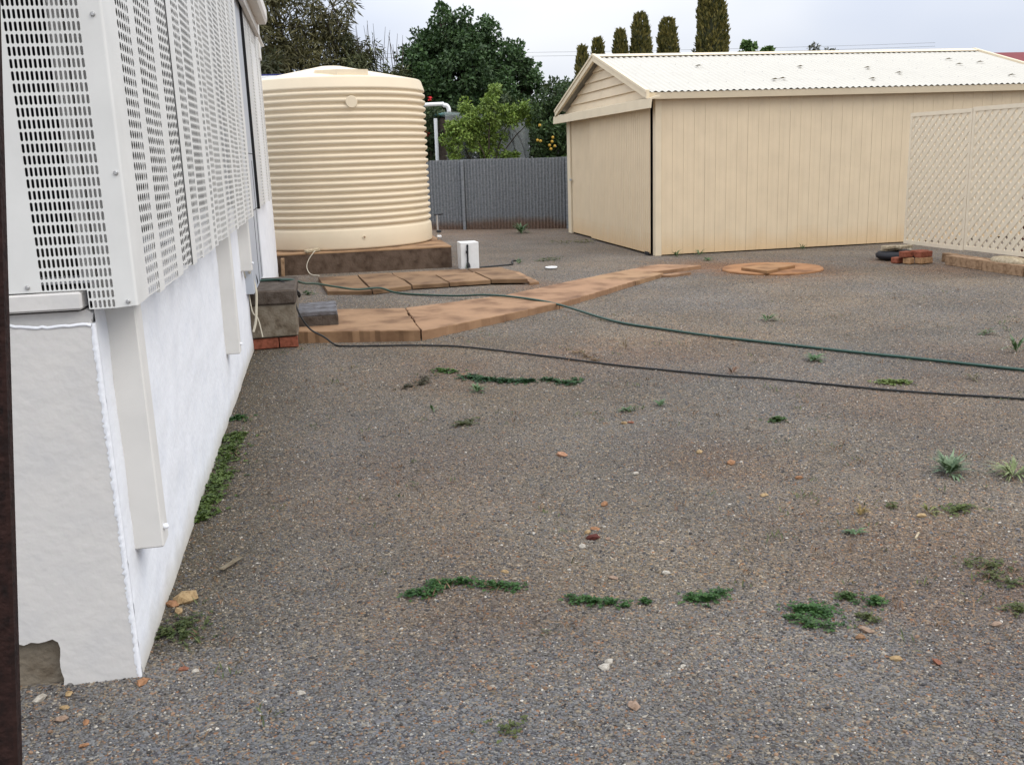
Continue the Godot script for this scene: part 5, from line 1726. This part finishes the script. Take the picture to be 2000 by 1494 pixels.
	var ros := [
		[2.87, -3.98, 95, 0.13, 0.012, Color(0.07, 0.12, 0.06), Color(0.19, 0.25, 0.15), 1.7, "grey-green thistle, the tallest weed in the yard"],
		[3.13, -3.87, 60, 0.15, 0.008, Color(0.10, 0.14, 0.05), Color(0.24, 0.27, 0.12), 0.9, "pale grassy weed clump at the picture's edge beyond the thistle"],
		[0.95, -6.39, 16, 0.10, 0.018, gd, gl, 1.6, "upright green weed below the long dark clover mat"],
		[0.60, -6.00, 9, 0.08, 0.010, gd, gl, 1.8, "thin green seedling alone in gravel"],
		[1.76, -5.59, 18, 0.07, 0.016, gd, gl, 0.9, "small dark rosette weed, nearer of two below the hose"],
		[1.99, -5.63, 14, 0.08, 0.012, gd, gl, 1.3, "small light rosette weed beside the dark one"],
		[3.52, -6.54, 30, 0.11, 0.018, gd, gl, 0.9, "leafy rosette weed against the green hose"],
		[5.03, -6.30, 18, 0.16, 0.014, gd, gl, 2.5, "upright weed beyond the green hose at the picture's edge"],
		[3.99, -8.31, 18, 0.13, 0.018, gd, gl, 1.0, "green weed in open gravel beyond the green hose"],
		[5.30, -7.02, 14, 0.11, 0.016, gd, Color(0.13, 0.12, 0.06), 0.8, "dull green weed beyond the hose, near the edging"],
		[2.05, -3.42, 14, 0.065, 0.014, gd, gl, 0.7, "small pale star-shaped seedling in near gravel"],
		[2.47, -3.55, 10, 0.07, 0.010, Color(0.12, 0.14, 0.04), Color(0.22, 0.22, 0.07), 2.2, "yellowish upright sprig beside the mossy patch"],
		[2.18, -3.60, 12, 0.06, 0.010, Color(0.12, 0.09, 0.03), Color(0.25, 0.17, 0.06), 1.6, "orange-brown dry sprig left of the yellowish one"],
		[2.35, -7.49, 10, 0.12, 0.008, Color(0.12, 0.09, 0.05), Color(0.25, 0.2, 0.12), 2.0, "dry straw-coloured sprig between the hoses"],
		[2.79, -6.36, 16, 0.10, 0.008, Color(0.14, 0.07, 0.04), Color(0.26, 0.14, 0.08), 1.4, "reddish dry weed on the black hose"],
		[4.20, -5.65, 14, 0.10, 0.012, Color(0.07, 0.06, 0.03), Color(0.14, 0.12, 0.06), 0.8, "brown withered weed between the hoses near the picture's edge"],
		[4.07, -20.12, 40, 0.30, 0.03, gd, gl, 1.6, "green weed clump at the foot of the grey fence"],
		[5.24, -14.10, 18, 0.16, 0.018, gd, gl, 1.6, "green weed at the near corner of the shed"],
		[5.62, -14.10, 16, 0.15, 0.018, gd, gl, 1.2, "second green weed at the foot of the shed wall, past the corner one"],
		[7.35, -14.16, 14, 0.13, 0.014, gd, gl, 1.8, "small weed halfway along the shed wall foot"],
		[5.45, -13.35, 22, 0.13, 0.018, gd, gl, 0.7, "low weed between the path end and the shed"],
		[2.85, -14.30, 14, 0.12, 0.012, gd, gl, 1.4, "thin weed beside the white block"],
		[1.95, -13.75, 8, 0.14, 0.006, gd, gl, 2.4, "grass blades before the white block"]]
	for p in ros:
		tag(put("weed", rosette(p[0], p[1], p[2], p[3], p[4], p[5], p[6], p[7]), M.leaf), p[8], "weed", "single weeds in the gravel")
	# scattered reddish and green sprigs that nobody would count
	var m := Mb.new()
	for i in 1100:
		var z := -rng.randf_range(2.3, 9.5)
		var x := rng.randf_range(-0.6, 0.55 + 0.78 * absf(z))
		var k := fine_noise.get_noise_2d(x * 18.0, z * 18.0) + (0.25 if x > 1.4 and z > -4.2 else 0.0)
		if k < 0.12 or in_paving(x, z):
			continue
		var red := rng.randf() < 0.6
		for q in rng.randi_range(3, 8):
			var a := rng.randf() * TAU
			var d := Vector3(cos(a), rng.randf_range(0.3, 1.6), sin(a)).normalized()
			m.col = Color(0.13, 0.07, 0.045).lerp(Color(0.22, 0.14, 0.08), rng.randf()) if red else Color(0.05, 0.07, 0.025).lerp(Color(0.12, 0.14, 0.05), rng.randf())
			m.leaf(Vector3(x + rng.randfn() * 0.02, ground_y(x, z) + 0.002, z + rng.randfn() * 0.02), d, d.cross(Vector3.UP).normalized(), rng.randf_range(0.015, 0.045), 0.006)
	var lit := Mb.new()
	for i in 260:
		var z := -rng.randf_range(2.2, 13.5)
		var x := rng.randf_range(-0.55, 0.55 + 0.78 * absf(z))
		if in_paving(x, z) or x > 7.5:
			continue
		lit.col = Color(0.03, 0.022, 0.015).lerp(Color(0.12, 0.085, 0.05), rng.randf())
		for q in rng.randi_range(1, 3):
			var a := rng.randf() * TAU
			var d := Vector3(cos(a), rng.randf_range(0.0, 0.35), sin(a)).normalized()
			lit.leaf(Vector3(x + rng.randfn() * 0.012, ground_y(x, z) + 0.006, z + rng.randfn() * 0.012), d, d.cross(Vector3.UP).normalized(), rng.randf_range(0.012, 0.03) * (1.0 + absf(z) * 0.06), rng.randf_range(0.006, 0.012))
	tag(put("leaf_litter", lit, M.leaf), "small dark bits of dry leaf strewn over the gravel", "leaf litter", "", "stuff")
	tag(put("ground_sprigs", m, M.leaf), "tiny reddish and green sprigs scattered through the gravel", "weeds", "", "stuff")

# ---------------------------------------------------------------- stones one can tell apart
func stones() -> void:
	var kinds := []
	for k in 6:
		kinds.append(pebble(300 + k, 1))
	var w := Color(0.50, 0.47, 0.41)
	var o := Color(0.36, 0.19, 0.10)
	var y := Color(0.42, 0.30, 0.16)
	var r := Color(0.27, 0.11, 0.07)
	var pk := Color(0.34, 0.24, 0.18)
	var list := [
		[0.775, -2.665, 0.017, w, "cream stone, upper of two touching in the near gravel"], [0.755, -2.635, 0.019, w, "cream stone, lower of two touching in the near gravel"],
		[0.77, -2.41, 0.020, pk, "pinkish stone nearest the viewer in mid foreground"], [1.15, -4.81, 0.030, Color(0.52, 0.29, 0.18), "flat salmon brick chip in mid gravel"],
		[1.16, -4.03, 0.026, o, "bright orange-red brick chip alone in mid gravel"], [1.00, -3.66, 0.026, Color(0.12, 0.035, 0.025), "dark maroon brick lump in the small cluster of chips"],
		[1.00, -3.73, 0.020, y, "ochre chip just behind the maroon brick lump"], [0.94, -3.59, 0.018, w, "whitish stone in front of the maroon brick lump"],
		[1.04, -3.76, 0.018, o, "orange chip at the back of the small cluster"], [1.06, -3.64, 0.014, pk, "pink chip right beside the maroon brick lump"],
		[1.94, -4.41, 0.028, o, "orange chip among scattered pale chips in mid gravel"], [1.86, -4.64, 0.022, y, "straw-coloured chip behind the orange chip in mid gravel"],
		[1.43, -4.40, 0.020, w, "white stone alone in mid gravel"], [-0.60, -3.50, 0.042, y, "large yellow sandstone piece by the white wall"],
		[-0.615, -3.41, 0.022, y, "small yellow stone in front of the large sandstone piece"], [-0.645, -3.47, 0.024, o, "orange shard leaning between sandstone and white wall"],
		[-0.66, -2.915, 0.022, o, "orange stone touching the near corner of the white wall"], [-0.87, -2.90, 0.014, y, "yellow pebble at the foot of the front wall"],
		[-0.86, -2.82, 0.013, y, "ochre pebble below the yellow one at the front wall"], [-0.855, -2.755, 0.020, pk, "flat tan stone in the gravel before the front wall"],
		[1.65, -2.66, 0.020, pk, "tan stone, upper of a pair beneath the broad clover"], [1.61, -2.62, 0.017, Color(0.30, 0.18, 0.10), "brown stone, lower of a pair beneath the broad clover"],
		[1.75, -2.42, 0.017, r, "red stone near the lower edge of the gravel"], [1.64, -2.47, 0.018, y, "ochre stone near the red one at the lower edge"],
		[2.08, -2.59, 0.020, pk, "tan stone by the lowest moss clump"], [2.16, -4.12, 0.018, o, "orange chip in open gravel before the thistle"],
		[1.90, -3.95, 0.018, y, "round amber stone in open mid gravel"], [1.18, -3.26, 0.017, w, "pale chip just beyond the compact clover tuft"],
		[0.97, -3.27, 0.018, pk, "pale pink chip above the narrow clover strip"], [-0.17, -2.73, 0.015, w, "pale stone alone in the grey gravel near the wall corner"],
		[1.66, -5.32, 0.020, y, "yellowish chip before the dark rosette weed"], [1.70, -5.32, 0.018, r, "red chip beside the yellowish one before the dark rosette"],
		[0.99, -2.59, 0.011, w, "small white pebble by the touching cream stones"], [-0.54, -2.97, 0.014, r, "reddish stone near the corner weeds"],
		[-0.50, -2.95, 0.012, w, "white pebble near the corner weeds"], [0.59, -3.43, 0.015, y, "tan pebble behind the arching clover patch"],
		[-0.78, -2.72, 0.014, o, "orange pebble left in the nearest gravel"], [-0.76, -2.60, 0.013, o, "rusty pebble nearest to the rusty post"],
		[-0.95, -2.89, 0.022, w, "large cream stone beside the rusty post"], [2.42, -3.52, 0.020, y, "amber chip below the mossy patch by the thistle"]]
	for s in list:
		var m: Mb = kinds[rng.randi() % 6]
		var q := Mb.new()
		var f: float = s[2]
		var turn := Basis(Vector3.UP, rng.randf() * TAU) * Basis(Vector3.RIGHT, rng.randf_range(-0.3, 0.3))
		var sz := Vector3(f * rng.randf_range(1.0, 1.3), f * rng.randf_range(0.42, 0.6), f * rng.randf_range(0.7, 0.95))
		q.col = s[3]
		for i in range(0, m.v.size(), 3):
			var p := []
			for k in 3:
				p.append(Vector3(s[0], ground_y(s[0], s[1]) + f * 0.30, s[1]) + turn * (m.v[i + k] * sz))
			q.tri(p[0], p[1], p[2])
		tag(put("stone", q, M.stone), s[4], "stone", "bigger stones and chips in the gravel")
